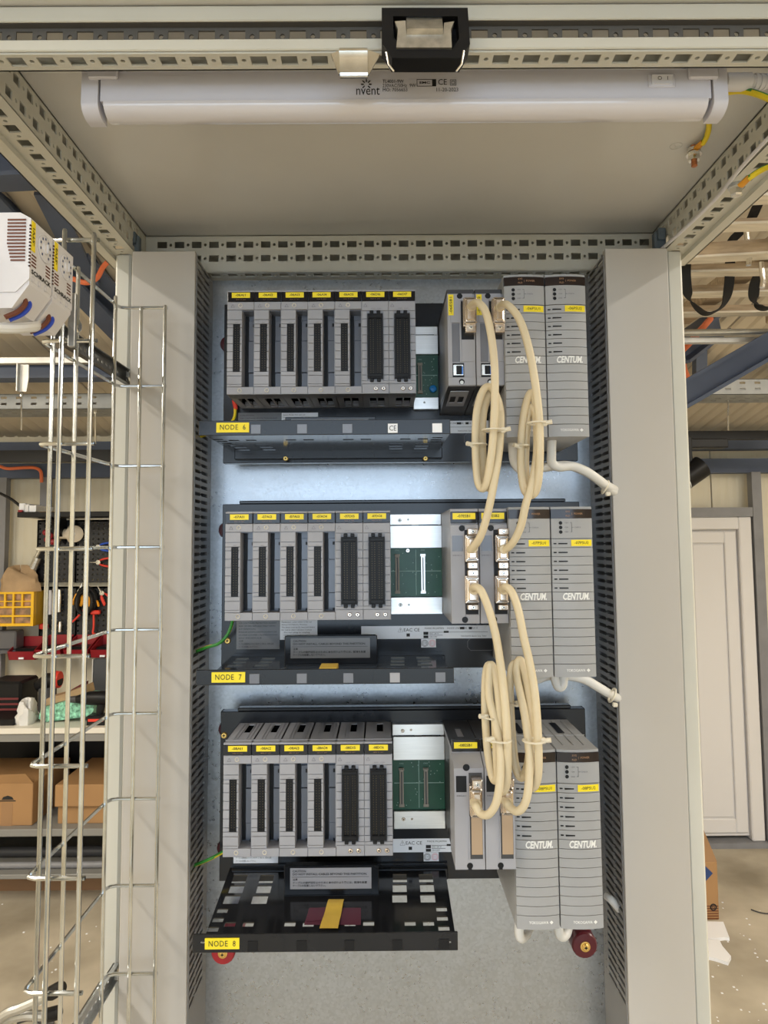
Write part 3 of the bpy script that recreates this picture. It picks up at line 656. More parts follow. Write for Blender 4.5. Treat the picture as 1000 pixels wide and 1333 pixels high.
for r, z0 in enumerate(ZR):
    rn = ('top', 'middle', 'bottom')[r]; nd = 6+r
    u = thing('rack_base', 'black sheet base with cable tray labelled NODE %d behind the modules of the %s rack' % (nd, rn), 'rack', (.02, .955, z0-.205), 'module racks on the mounting plate')
    mb = MB(); zb, zt = z0-(.2045, .2045, .2002)[r], z0+.0145
    mb.box(BX0, BX1, YB, .9555, zb, zt, c=.0006); mb.box(BX0, BX1, .9555, .970, zt-.0015, zt); mb.box(BX0, BX1, .9555, .970, zb, zb+.0015); mb.box(BX0, BX0+.0015, .9555, .970, zb, zt); mb.box(BX1-.0015, BX1, .9555, .970, zb, zt)
    if r: mb.box(BX0+.022, BX1-.018, .955, .968, zt, zt+.0045, c=.001)
    part('base_sheet', mb, basem, u)
    mb = MB(); mb.box(-.196, .082, .9435, YB, zb+.0035, zb+.018, c=.001); mb.box(-.196, .082, .950, YB, zb+.018, zb+.0215)
    part('lower_rib', mb, basem, u)
    # tray: perforated floor, front lip, lip notches
    f, l = SH[r]; mb = MB(); ox, oy = -.1985, .8015
    mb.plate((ox, oy, f), (1,0,0), (0,1,TILT[r]), .0014, .277, .1515, [(a-ox, b-oy, c_-ox, d-oy) for a, b, c_, d in tray_holes])
    part('tray_floor', mb, trayb, u)
    mb = MB(); mb.box(-.2071, .0790, .799, .8012, f-.0006, l, c=.0006); lip = part('tray_lip', mb, basem, u)
    for k, xx in enumerate((-.142, -.0895, -.038, .0135, .064)):
        mb = MB(); mb.box(xx-.0055, xx+.0055, .7983, .7992, f+.001, f+.0115, c=.0002); part('lip_patch', mb, (whitel if k > 2 else modd) if r == 0 else (modd if k != 3 else modm) if r == 1 else black, lip)
    nx = at((303, 300, 295)[r], 556, .798).x; mb = MB(); zc = (f+l)/2
    mb.box(nx-.0185, nx+.0185, .7978, .799, zc-.0056, zc+.0056); tg = part('node_tag', mb, yellow, u, label='yellow node tag')
    text('lettering', 'NODE  %d' % nd, (nx, .7978, zc), .0085, ink, tg, width=.029, lift=.0003, gap=1.1)
    if r == 0: text('lettering', 'CE', (.0135, .7983, f+.006), .0085, ink, lip, width=.008, lift=.0003)
    if r == 2: text('lettering', 'CLIM', (-.195, .799, zc+.001), .002, inkw, lip, width=.006); text('lettering', 'CLIM 01', (.067, .799, zc-.001), .002, inkw, lip, width=.009)
    # caution partition standing on the tray
    yp = on_tray(430, 1167, 2).y; fz = tz(r, yp)+.0014; x0, x1 = -.1215, -.0065
    mb = MB(); mb.box(x0, x1, yp-.0008, yp+.0008, fz, fz+.0355, c=.0007); mb.box(x0, x1, yp-.0008, yp+.014, fz, fz+.0014); mb.box(x0+.002, x1-.002, yp+.0008, yp+.010, fz+.033, fz+.0352)
    pt_ = part('partition', mb, basem, u); yl = yp-.0012
    lx0, lx1, lz0_, lz1_ = x0+.0075, x1-.009, fz+.0080, fz+.0325; mb = MB(); mb.box(lx0, lx1, yl, yp-.0007, lz0_, lz1_); cs = part('caution_label', mb, greyl if r < 2 else silverl, pt_)
    tl = lambda s, z, h, wd=None: text('lettering', s, (lx0+.003, yl, z), h, ink, cs, align='LEFT', width=wd, bold=.02)
    tl('CAUTION', lz1_-.0036, .0034, .016); tl('DO NOT INSTALL CABLES BEYOND THIS PARTITION.', lz1_-.0072, .0034, .090)
    mb = MB(); mb.box(lx0+.002, lx1-.003, yl-.0002, yl, lz1_-.0106, lz1_-.0102); part('rule', mb, ink, cs)
    tl(JP, lz1_-.0135, .0030, .006); tl(JL, lz1_-.0172, .0028, .090); tl(JL2, lz1_-.0206, .0028, .040)
    # stickers on the base sheet
    y = YB-.0002
    a = quad(*((310,534,366,580), (308,803,364,846), (304,1116,362,1128))[r], .953); a = (a[0], a[1], z0-.178, z0-.136)
    st_ = sticker(u, 'grey_caution_sticker', *a, y, greyl if r < 2 else whitel)
    for q, (s, wd) in enumerate((('CAUTION', .018), ('FOR CONTINUED PROTECTION AGAINST', .050), ('RISK OF FIRE REPLACE ONLY WITH', .048), ('ATTENTION', .022), ('RISQUE D\'EXPLOSION AVANT DE', .050), ('OUVRIR COUPER L\'ALIMENTATION', .051), ('DU MODULE', .030), (JP, .006), (JL, .046), (JL2, .026))):
        text('lettering', s, (a[0]+.003, y-.0003, a[3]-.004-q*.0039), .0026, ink, st_, align='LEFT', width=wd)
    a2 = (a[1]+.0005, a[1]+.050, z0-.166, z0-.1365); st2 = sticker(u, 'white_notice_sticker', *a2, y, whitel)
    for q, (s, wd) in enumerate((('System Model: PLC rack unit', .030), ('Manufacturer: system vendor of this rack', .040), ('Address: 9-32 Nakacho, Musashino', .034), ('This device must be UL listed and labeled', .044), ('for use in class I division 2 areas', .040), ('   Do not plug or unplug', .034), ('   while circuit is live unless', .036), ('   area is known to be safe', .030))):
        text('lettering', s, (a2[0]+.002, y-.0003, a2[3]-.003-q*.0034), .0022, ink, st2, align='LEFT', width=wd)
    zq = at(550, 823, .953).z-ZR[1]; nb = (-.028 if r else -.021, .1475, z0+zq-.0085, z0+zq+.0085); npt = sticker(u, 'name_plate', *nb, y, whitel)
    q = lambda s, px, dz, h, wd=None, m_=ink: text('lettering', s, (px, y-.0003, z0+zq+dz), h, m_, npt, align='LEFT', width=wd)
    q('\u26a0', .020, .003, .006, .0065); q('EAC CE', .028, .003, .006, .021); q('MADE IN JAPAN', .056, .005, .003, .025); q('NODE UNIT BASE  STYLE S1', .086, .005, .0028, .040)
    mb = MB()
    for xa, xb, za, zb_ in ((.0545, .061, -.0035, .0005), (.0545, .061, -.0078, -.0043), (.0815, .088, -.001, .0015), (.103, .109, .0035, .0065), (.115, .119, .0035, .0065), (.062, .080, -.0042, -.0038), (.062, .140, -.0003, .0001), (.032, .0365, -.0055, -.0015)): mb.box(xa, xb, y-.0005, y-.0003, z0+zq+za, z0+zq+zb_)
    part('print_blocks', mb, ink, npt, stuff=True)
    q('DC 24 V', .0625, -.002, .0026, .012); q('S/N C3W', .0625, -.0062, .0026, .010); q('YOKOGAWA  Electric Corp.  Tokyo', .104, -.0055, .0026, .034)
    x2 = at(558, 836, .953).x; s3 = (x2-.0098, x2+.0098, z0+zq-.020, z0+zq-.0088); spt = sticker(u, 'stamp_sticker', *s3, y, whitel)
    for dx, m_ in ((-.005, inkg), (.005, pink)):
        mb = MB(); c_ = Vector((x2+dx, y-.0004, z0+zq-.0144))
        for rr in (.0043, .003): mb.tube([c_+Vector((rr*math.cos(t_), 0, rr*math.sin(t_))) for t_ in [2*math.pi*k/20 for k in range(21)]], .00035, 4)
        part('round_stamp', mb, m_, spt); text('lettering', 'CM' if dx < 0 else 'KC', c_, .003, m_, spt, width=.004)
    text('lettering', 'COMPONENT NO.', (.131, YB, z0-.160), .0032, inkg, u, width=.031); text('lettering', 'DO NOT TOUCH CONTACTS', (.118, YB, z0-.1525), .002, inkg, u, width=.048)
    mb = MB(); c_ = [(.117,-.166),(.145,-.166),(.149,-.170),(.149,-.178),(.145,-.182),(.117,-.182),(.113,-.178),(.113,-.170),(.117,-.166)]
    mb.tube([(a, YB-.0001, z0+b) for a, b in c_], .0004, 4); part('number_frame', mb, inkg, u)
    # empty slots: aluminium bars, cover sheet, circuit board with connectors
    ax0, ax1 = ((.0432, .078), (.0104, .0795), (.0120, .0795))[r]
    ztop, zsl, zpc, zp2, zbt = z0-.001, z0-.0155, z0-.046, z0-.110, z0-.133
    if r == 0: zbt = z0-.135; zp2 = z0-.118
    mb = MB(); mb.box(ax0, ax1, .944, YB, zsl, ztop-(.02 if r == 0 else 0), c=.0006)
    if r == 0: zsl = z0-.033; zpc = z0-.060
    mb = MB(); mb.box(ax0, ax1, .944, YB, zsl, z0-(.021 if r == 0 else .001), c=.0006); part('upper_bar', mb, alu, u)
    mb = MB(); mb.box(ax0+.001, ax1, .9415, YB, zpc, zsl-.0008, c=.0004)
    sp = part('cover_sheet', mb, alu, u)
    mb = MB(); nsl = 1 if r == 0 else 2; ws = (ax1-ax0)/nsl
    for i in range(nsl): mb.box(ax0+ws*i+.004, ax0+ws*(i+1)-.005, .9425, .946, zsl-.0012, zsl+.0004)
    part('slot_gap', mb, black, u, stuff=True)
    mb = MB(); mb.box(ax0, ax1, .9475, .9490, zp2, zpc); bd = part('circuit_board', mb, pcb, u)
    mb = MB(); mb.box(ax0+.001, ax1, .943, YB, zbt, zp2-.0005, c=.0006); part('lower_bar', mb, alu, u)
    for i in range(nsl):
        xc_ = (.0535,)[0] if r == 0 else ((.0205, .0545), (.0235, .0550))[r-1][i]
        za, zb2 = (z0-.072, z0-.112) if r == 0 else ((z0-.055, z0-.105), (z0-.058, z0-.105))[r-1]
        mb = MB(); mb.plate((xc_-.0026, .9425, zb2), (1,0,0), (0,0,1), -.005, .0052, za-zb2, [(.0014, .003, .0038, za-zb2-.003)]); mb.box(xc_-.0012, xc_+.0012, .9445, .947, zb2+.003, za-.003)
        mb.box(xc_-.0034, xc_+.0034, .9445, .9475, za-.002, za+.001); mb.box(xc_-.0034, xc_+.0034, .9445, .9475, zb2-.001, zb2+.002)
        cn = part('board_socket', mb, tan if r == 0 or i == 0 or r == 2 else alu, bd)
        mb = MB(); mb.box(xc_-.0006, xc_+.0006, .9435, .9446, zb2+.0035, za-.0035); part('contact_strip', mb, darkm, bd)
        text('lettering', 'CN2', (xc_, .9475, za+.006), .0025, pcbl, bd, width=.0055)
    mb = MB(); random.seed(r)
    for i in range(26): xx = random.uniform(ax0+.003, ax1-.003); zz = random.uniform(zp2+.004, zpc-.004); mb.box(xx-.0005, xx+.0005, .947, .9475, zz-.0005, zz+.0005)
    mb.box(ax0+.002, ax1-.001, .9472, .9475, (zp2+zpc)/2+.001, (zp2+zpc)/2+.0018)
    if nsl > 1: mb.box((ax0+ax1)/2, (ax0+ax1)/2+.0007, .9472, .9475, zp2+.002, zpc-.002)
    part('board_print', mb, pcbl, bd, stuff=True)
    for i, (fx, zz) in enumerate(((.2, (zsl+ztop)/2-.001), (.36, (zsl+ztop)/2), (.2, (zp2+zbt)/2+.001), (.36, (zp2+zbt)/2+.001))):
        if r == 0: zz = zz-(.018 if i < 2 else 0)
        if r == 0 and i % 2 == 0: continue
        xx = ax0+(ax1-ax0)*(fx if r else .45); mb = MB(); screw(mb, xx, .9435, zz, .0024 if i % 2 == 0 else .0015, 0, 1); part('bar_screw', mb, [dull if r < 2 else nick, black], u)
    if r == 0:
        mb = MB(); c_ = at(564, 506, .944); mb.lathe(c_, (0,-1,0), [(-.003, .001), (-.002, .0042), (0, .0052), (.002, .0042), (.003, .001)], 14); part('disc_capacitor', mb, cap_blue, bd, label='blue disc capacitor')
    if r == 1:
        mb = MB(); screw(mb, .0345, .945, z0-.0495, .003, 0, 1); part('board_screw', mb, [steel, black], bd)
    if r == 0:
        for px in (372, 554):
            p = at(px, 597, .9435); mb = MB(); screw(mb, p.x, .9435, p.z, .0034, 0, 1); part('rib_screw', mb, [brass, black], u)
    for p in [((296.5,834),), ((292,957), (765,1010))][r-1] if r else ():
        q_ = at(*p, YB); mb = MB(); screw(mb, q_.x, YB, q_.z, .0042, 0, 1); part('ear_screw', mb, [brass, black], u)
# ------------------------------------------------------------------ bus interface modules
def make_bus(r, idx, x, label):
    z0 = ZR[r]; t = thing('bus_module', label, 'module', (x, .824, z0), 'bus modules in the %s rack' % ('top', 'middle', 'bottom')[r])
    w = .0325; nm = '-0%dESB%d' % (6+r, idx); D = YB-.824
    if r == 0:
        Z = lambda py: at(600, py, .824).z-z0; zb, zt = Z(502), Z(382)
        mb = MB(); mb.box(0, w, .002, D, zb, zt, c=.0006); mb.box(0, w, 0, .004, zb+.0004, Z(491), c=.0005); mb.box(0, .0035, 0, .004, Z(491), zt-.0003); mb.box(.016, w, 0, .004, Z(471), Z(442), c=.0004); mb.box(.0035, .016, 0, .004, Z(420), zt-.0003, c=.0003); mb.box(.0315, w, 0, .004, Z(442), zt-.0003); mb.box(.016, .030, 0, .003, Z(391), zt-.0003)
        mb.box(.019, w, .001, .004, Z(491), Z(471)); mb.box(.0035, .005, 0, .004, Z(471), Z(420)); mb.box(.0035, .0052, 0, .004, Z(491), Z(471)); mb.box(.0142, .016, 0, .004, Z(471), Z(420))
        part('housing', mb, modm, t, True)
        mb = MB(); mb.prism([(.004, zb), (D, zb-.012), (D, zb)], X3, 0, w); part('lower_slope', mb, darkm, t, True)
        mb = MB(); mb.plate((.004, .0162, zb-.0028), (1,0,0), (0,.994,-.105), -.001, .022, .06, [(.002, .02, .009, .045), (.012, .02, .019, .045)]); part('vent_frame', mb, modm, t, True)
        mb = MB(); mb.box(0, w, .006, D, zt, zt+.007, c=.0006); part('top_cap', mb, darkm, t, True)
        mb = MB(); mb.box(.005, .0142, .0012, .0025, Z(470.5), Z(421)); part('door_window', mb, modd, t, True)
        mb = MB(); mb.box(.0165, .0312, .001, .0022, Z(442), Z(392)); part('plug_bay', mb, black, t, True)
        mb = MB(); mb.box(.0052, .019, .0012, .0025, Z(490.5), Z(472.5)); part('port_bay', mb, black, t, True)
        mb = MB(); mb.plate((.0062, -.0004, Z(488.5)), (1,0,0), (0,0,1), -.003, .0115, Z(475)-Z(488.5), [(.0034, .001, .0098, Z(475)-Z(488.5)-.001)]); part('usb_port', mb, steel, t, True)
        mb = MB(); mb.box(.0160, .0174, -.0006, .001, Z(487.5), Z(477)); part('usb_tongue', mb, usbm, t, True)
        for xx, zz in ((.0158, Z(497)), (.0148, Z(385.5))):
            mb = MB(); mb.lathe((xx, -.0003, zz), (0,1,0), [(0, .0034), (.0006, .0030), (.0006, .0001)], 14); part('screw_hole', mb, black, t, True)
        mb = MB(); mb.lathe((.0158, -.0006, Z(498)), (0,1,0), [(0, .0022), (.0006, .0024)], 12); part('thumb_screw', mb, dull, t, True)
        mb = MB(); mb.box(.0012, .0074, -.0005, 0, Z(410.5), Z(383.5)); tg = part('tag', mb, yellow, t, True, label='yellow vertical tag')
        text('lettering', nm, (.0043, -.0005, Z(397)), .0042, ink, tg, U=(0,0,1), V=(-1,0,0), width=.020, local=True, bold=.012)
    elif r == 1:
        mb = MB(); mb.box(0, w, .0025, D, -.132, .0, c=.0006); mb.box(0, .0165, 0, .004, -.132, -.0185, c=.0006); mb.box(.0165, w, 0, .004, -.0245, -.0185, c=.0005); mb.box(.0165, w, 0, .004, -.132, -.1215, c=.0005); mb.box(.0312, w, 0, .004, -.1215, -.0245); mb.box(0, w, .001, .004, -.0035, .0, c=.0004)
        part('housing', mb, modm, t, True)
        mb = MB(); mb.box(.0003, w-.0003, -.0008, .003, -.0165, -.0035, c=.0004); part('label_strip', mb, blackg, t, True)
        tag_plate(t, nm, x=.0160, z=-.0085, w=.0265, h=.0072)
        mb = MB(); mb.box(.0165, .0312, .0012, .003, -.1215, -.0245); part('plug_bay', mb, black, t, True)
        mb = MB(); mb.box(.002, .0145, -.0003, 0, -.049, -.031); part('face_window', mb, modd, t, True)
        for xx, zz in ((.0135, -.0225), (.0155, -.1275)):
            mb = MB(); mb.lathe((xx, -.0003, zz), (0,1,0), [(0, .0036), (.0006, .0030), (.0006, .0001)], 14); part('screw_hole', mb, black, t, True)
        text('lettering', 'EB401', (.008, 0, -.054), .002, inkg, t, local=True, width=.010)
    else:
        yb = -.022; Zf = lambda py: at(610, py, .802).z-z0; Zl = lambda py: at(610, py, .826).z-z0; fb = Zf(1132)
        mb = MB(); mb.box(0, w, .004, D, Zl(981), 0, c=.0006); mb.prism([(.004, Zl(980)), (yb, Zf(1000)), (yb, fb), (.03, fb), (.03, Zl(980))], X3, 0, w)
        part('housing', mb, modm, t, True)
        mb = MB(); mb.box(.002, w-.002, .03, D, fb-.004, Zl(981)); part('rear_body', mb, darkm, t, True)
        mb = MB(); mb.plate((0, .005, 0), (1,0,0), (0,1,0), .0012, w, D-.006, [(.012, .045, .020, .085)]); mb.box(0, w, .03, .031, .001, .002); part('top_grille', mb, darkm, t, True)
        mb = MB(); mb.box(.0003, w-.0003, .0032, .006, Zl(979), Zl(963), c=.0004); part('label_strip', mb, blackg, t, True)
        tag_plate(t, nm, x=.0160, z=Zl(970.5), w=.0265, h=.0068, y=.0029)
        mb = MB(); mb.box(.0160, .0305, yb-.0006, yb+.0005, Zf(1118), Zf(1006)); part('plug_bay', mb, darkm, t, True)
        mb = MB(); mb.box(.0180, .0300, yb-.0014, yb, Zf(1112), Zf(1060)); part('insert', mb, tanp, t, True, label='tan cardboard coloured insert')
        mb = MB(); mb.box(.002, .0135, yb-.0004, yb+.0005, Zf(1031), Zf(1010)); part('face_window', mb, black, t, True)
        mb = MB(); mb.box(.0155, .0163, yb-.0018, yb, Zf(1118), Zf(1062)); part('bay_edge', mb, modm, t, True)
        mb = MB(); mb.box(.0302, .0312, yb-.0018, yb, Zf(1118), Zf(1050)); part('bay_edge', mb, modm, t, True)
        for xx, zz, rr in ((.0135, Zf(999), .0038), (.0160, Zf(1127), .0033)):
            mb = MB(); mb.lathe((xx, yb-.0003, zz), (0,1,0), [(0, rr), (.0006, rr*.85), (.0006, .0001)], 14); part('screw_hole', mb, black, t, True)
        mb = MB(); mb.box(.0140, .0180, yb-.0004, yb+.002, fb-.0002, fb+.004); part('key_notch', mb, black, t, True)
        text('lettering', 'EB501', (.008, yb, Zf(1036)), .002, inkg, t, local=True, width=.010)
    return t
for r in range(3):
    xb = at((583, 587, 592)[r], (440, 740, 1060)[r], (.824, .824, .802)[r]).x
    for i in range(2): make_bus(r, i+1, xb+.0335*i, 'grey bus module tagged -0%dESB%d with metal cable plug in the %s rack' % (6+r, i+1, ('top', 'middle', 'bottom')[r]))
# ------------------------------------------------------------------ power supplies: bowed striped fronts
def make_psu():
    t = thing('power_supply', '-', 'power supply'); w, h, D = .0480, .193, YB-.815
    def bow(x): return .0032*(2*x/w-1)**2               # front face bows out in the middle
    def slab(mb, z1, z0, y=0., x0=.0004, x1=w-.0004, mi=0):
        n = 8; xs = [x0+(x1-x0)*i/n for i in range(n+1)]
        mb.prism([(x, y+bow(x)) for x in xs]+[(x1, .008), (x0, .008)], Z3, z0, z1, mi)
    mb = MB(); mb.box(0, w, .0078, D, -h, 0, c=.001); slab(mb, 0, -.0028, .001); slab(mb, -.0135, -.0362)
    st = .01012; zs = -.0368
    for i in range(14): slab(mb, zs-.00025, zs-st+.00035); zs -= st
    slab(mb, zs-.0003, -h)
    for x in (.012, .024, .036): mb.box(x-.0004, x+.0004, .02, D-.01, 0, .0007)
    mb.box(0, w, .06, .061, 0, .001); mb.box(.018, .026, .075, .12, .0, .0005)
    part('housing', mb, psum, t, True)
    mb = MB(); mb.box(.0185, .0265, .07, .118, .0003, .0009); part('top_slot', mb, black, t, True)
    mb = MB(); slab(mb, -.0030, -.0133, -.0003); part('display_strip', mb, mat('dark display strip', (.022, .015, .014), .18), t, True)
    for k in range(3):
        mb = MB(); c_ = (.0108, bow(.0108)-.0003, -.0186-.0052*k); mb.lathe(c_, (0,1,0), [(0, .0021), (.0004, .0018), (.0004, .0001)], 12); part('test_jack', mb, black, t, True)
    mb = MB()
    for k in range(6):
        z = -.0368-st*k-.0055; mb.box(.0025, .0058, bow(.004)-.0004, bow(.004)+.0008, z-.0007, z+.0007); mb.box(.0078, .0200, bow(.012)-.0006, bow(.012)+.0012, z-.0007, z+.0007)
    part('vent_slots', mb, black, t, True, stuff=True)
    tx = lambda s, x, z, hh, m_, wd, al='LEFT', **k: text('lettering', s, (x, 0, z), hh, m_, t, align=al, width=wd, local=True, warp=lambda v: Vector((v.x, bow(v.x)-(.0006 if z > -.0136 else .00025), v.z)), **k)
    tx('SYS', .0165, -.0058, .0028, inko, .0050); tx('FLD', .0165, -.0105, .0028, inko, .0050); tx('|  POWER', .0235, -.0082, .0030, inko, .0125)
    for k, s in enumerate(('+5V', '+24V', 'GND')): tx(s, .0150, -.0186-.0052*k, .0022, inkg, .0045)
    mb = MB()
    for a, b, c_, d in ((.0215, .0235, -.0186, -.0183), (.0215, .0235, -.0290, -.0287), (.0232, .0235, -.0290, -.0183), (.0235, .0258, -.0239, -.0236)): mb.box(a, b, bow(.022)-.0004, bow(.022), c_, d)
    part('bracket_print', mb, inkg, t, True); tx('CHECK', .0265, -.0238, .0022, inkg, .0075)
    z = -.0368-st*6-.0052
    tx('CENTUM.', .0108, z, .0106, inkw, .0305, shear=.22, bold=.035)
    tx('YOKOGAWA', .0135, -h+.0075, .0042, inkw, .0215, bold=.02)
    mb = MB(); c_ = (.0382, bow(.038)-.0004, -h+.0075); mb.add([(c_[0]-.0021, c_[1], c_[2]), (c_[0], c_[1], c_[2]-.0021), (c_[0]+.0021, c_[1], c_[2]), (c_[0], c_[1], c_[2]+.0021)], [(0,1,2,3)]); part('diamond_mark', mb, inkw, t, True)
    return t
p0 = make_psu(); pl = []
for r in range(3):
    for i in range(2): pl.append((p0 if not pl else dup(p0), r, i))
for o, r, i in pl:
    o.location = (.1462+.0487*i, .815, ZR[r]+.0012); o['group'] = 'power supplies in the racks'
    o['label'] = 'striped grey power supply tagged -0%dPSU%d in the %s rack' % (6+r, i+1, ('top', 'middle', 'bottom')[r])
    mb = MB(); zc = -.0368-.0048; bw = lambda x: .0032*(2*x/.048-1)**2; xs = [.0222+.003*k for k in range(9)]
    mb.prism([(x, bw(x)-.0007) for x in xs]+[(x, bw(x)+.0002) for x in xs[::-1]], Z3, zc-.0036, zc+.0036); tg = part('tag', mb, yellow, o, True, label='yellow tag')
    text('lettering', '-0%dPSU%d' % (6+r, i+1), (.0342, 0, zc), .0046, ink, tg, width=.0165, local=True, warp=lambda v: Vector((v.x, bw(v.x)-.0009, v.z)))
# ------------------------------------------------------------------ red standoff insulators with brass screws
for px, py, y0, lab in ((290, 1241, .925, 'dark red standoff insulator with brass screw under the NODE 8 tray'), (762, 1232, .870, 'dark red standoff insulator with brass screw below the bottom right power supply'),
                   (291, 447, .9725, 'dark red insulator peeking out left of the top rack base'), (289, 690, .9725, 'dark red insulator peeking out left of the middle rack base'), (287, 1105, .9725, 'dark red insulator beside the lower left corner of the bottom rack base'), (289, 950, .9725, 'dark red insulator beside the upper left corner of the bottom rack base'), (766, 1000, .9725, 'dark red insulator beside the upper right corner of the bottom rack base')):
    c_ = at(px, py, y0); c_ = Vector((c_.x, y0, c_.z)); L = 1.0125-y0; t = thing('standoff_insulator', lab, 'insulator', c_, 'red standoff insulators')
    R_ = .0150 if y0 < .95 else .0115
    if y0 > .95: c_.x += .006 if px < 500 else -.006
    mb = MB(); mb.lathe(c_, (0,1,0), [(0, R_*.5), (.0006, R_*.9), (.003, R_), (L*.35, R_*.98), (L*.5, R_*.86), (L*.65, R_*.98), (L-.003, R_), (L, R_*.9)], 20); part('body', mb, redm if px < 500 and y0 < .95 else redk, t)
    if y0 < .95:
        mb = MB(); mb.lathe(c_, (0,-1,0), [(-.001, .0058), (.0012, .0058), (.0014, .004)], 18); part('washer', mb, brass, t)
        mb = MB(); screw(mb, c_.x, c_.y-.0012, c_.z, .0042, 0, 1); part('screw', mb, [brass, black], t)
# ================================================================== bus cables with metal plugs and cable ties
def plug_mesh(t, px0, py0, px1, py1, D, ear, exit_px, horiz):    # hood between two pixels at depth D, a screw ear on one side
    a, b = at(px0, py0, D), at(px1, py1, D); x0, x1, z1, z0 = a.x, b.x, a.z, b.z
    mb = MB(); y0, y1 = D, D+.026
    mb.box(x0, x1, y0+.004, y1, z0, z1, c=.0012); w = x1-x0
    mb.box(x0+w*.12, x1-w*.12, y0, y0+.006, z0+.003, z1-.003, c=.0015)
    mb.box(x0-.0006, x1+.0006, y0+.012, y0+.016, z0-.0006, z1+.0006, c=.0005)
    mb.box(x0-.0007, x1+.0007, y0+.004, y0+.008, z1-.0028, z1-.0012, c=.0003); mb.box(x0-.0007, x1+.0007, y0+.004, y0+.008, z0+.0012, z0+.0028, c=.0003)
    h = part('plug', mb, nick, t)
    for za, zb in ear:
        c1, c2 = at(px0+1, za, D+.012), at(px1-1, zb, D+.012); mb = MB(); mb.box(c1.x, c2.x, D+.010, D+.028, c2.z, c1.z, c=.0008); e = part('screw_ear', mb, nick, h)
        mb = MB(); screw(mb, (c1.x+c2.x)/2, D+.010, (c1.z+c2.z)/2, .0024, 0, 1); part('jack_screw', mb, [steel, black], h)
    c_ = at(*exit_px, D); mb = MB(); mb.lathe((c_.x, D+.006, c_.z), (0,-1,0), [(0, .0062), (.006, .0056), (.009, .0050)], 14); part('strain_relief', mb, cream, h)
def tie(t, px0, px1, py, D, head=1, dpx=0):             # nylon tie across a bundle, tail knob on one side
    a, b = at(px0, py, D), at(px1, py+dpx, D); c_ = (a+b)/2; L = (b-a).length/2; u = (b-a).normalized(); mb = MB()
    pts = [c_+u*(L*math.cos(q))+Vector((0, .0105*math.sin(q)-.0005, 0)) for q in [2*math.pi*i/20 for i in range(21)]]
    mb.tube(pts, .0021, 6, flat=.5)
    k = b if head > 0 else a; s = 1 if head > 0 else -1
    mb.box(k.x-.003, k.x+.003, k.y-.003, k.y+.003, k.z-.003, k.z+.003, c=.0012); mb.tube([k, k+Vector((s*.0075, -.003, .0012))], [.0023, .0026], 8)
    part('cable_tie', mb, tiem, t)
RC = .0043
def bus_cable(label, pts, plugs, ties):
    t = thing('bus_cable', label, 'cable', at(*pts[0]), 'cream bus cables between the racks')
    mb = MB(); P3 = catmull([at(*p) for p in pts], 10); mb.tube(P3, RC, 12); part('jacket', mb, cream, t)
    for q in plugs: plug_mesh(t, *q)
    for q in ties: tie(t, *q)
    return t
def loop(cx, top, bot, hw, d0, n, shrink=.8, tilt=0, start_right=True):
    """n coil turns hanging between top and bot: strands on the left and right"""
    o = []
    for k in range(n):
        s = shrink**k; dd = d0+.009*k
        o += [(cx+hw*s*.9, (top+bot)/2+30, dd), (cx+hw*.55*s+tilt, bot-8-6*k, dd+.001), (cx+tilt*.8-1, bot-4*k, dd+.003), (cx-hw*.6*s, bot-18-6*k, dd+.005), (cx-hw*s, (top+bot)/2, dd+.006), (cx-hw*.75*s, top+22+4*k, dd+.006), (cx-hw*.1, top+2+4*k, dd+.006), (cx+hw*.7*s, top+20+4*k, dd+.007)]
    return o
# top rack to middle rack
bus_cable('cream bus cable from -06ESB1 looped and tied down to the upper plug of -07ESB1',
  [(614,399,.800),(617,395,.785),(624,395,.772),(633,408,.766),(640,440,.764),(644,480,.764),(644,530,.764),(641,580,.766),(635,622,.770)]+
  [(629,636,.776),(622,625,.782),(619,580,.786),(621,535,.788),(630,507,.790),(641,506,.790),(650,530,.786),(651,575,.784),(645,618,.786),(638,636,.788),(631,620,.793),(628,575,.796),(630,535,.797),(639,512,.797),(648,520,.794),(652,545,.782),(649,590,.772),(643,630,.770),(635,668,.772),(626,697,.780),(616,713,.795),(612,716,.803)],
  [(605,385,621,420,.800,[(421,433)],(614,399),0), (608,697,623,731,.800,[(688,696),(732,740)],(616,714),0)],
  [(629,655,560,.765,1), (616,632,579,.785,-1)])
bus_cable('cream bus cable from -06ESB2 looped and tied down to the upper plug of -07ESB2',
  [(651,400,.800),(655,396,.785),(662,398,.772),(673,410,.766),(682,430,.762),(690,460,.760),(697,500,.759),(702,545,.759),(703,590,.761),(701,625,.766)]+
  [(696,642,.772),(688,644,.778),(681,632,.784),(678,600,.788),(680,555,.790),(686,522,.790),(693,512,.790),(699,540,.788),(701,590,.786),(696,635,.786),(688,640,.790),(684,610,.793),(686,560,.793),(691,530,.792),(698,545,.786),(699,590,.776),(693,628,.770),(685,655,.770),(678,685,.776),(668,706,.786),(657,716,.800),(653,718,.805)],
  [(643,385,658,420,.800,[(421,433)],(651,400),0), (648,697,663,731,.800,[(688,696),(732,740)],(656,715),0)],
  [(688,709,551,.758,1), (677,687,581,.786,-1)])
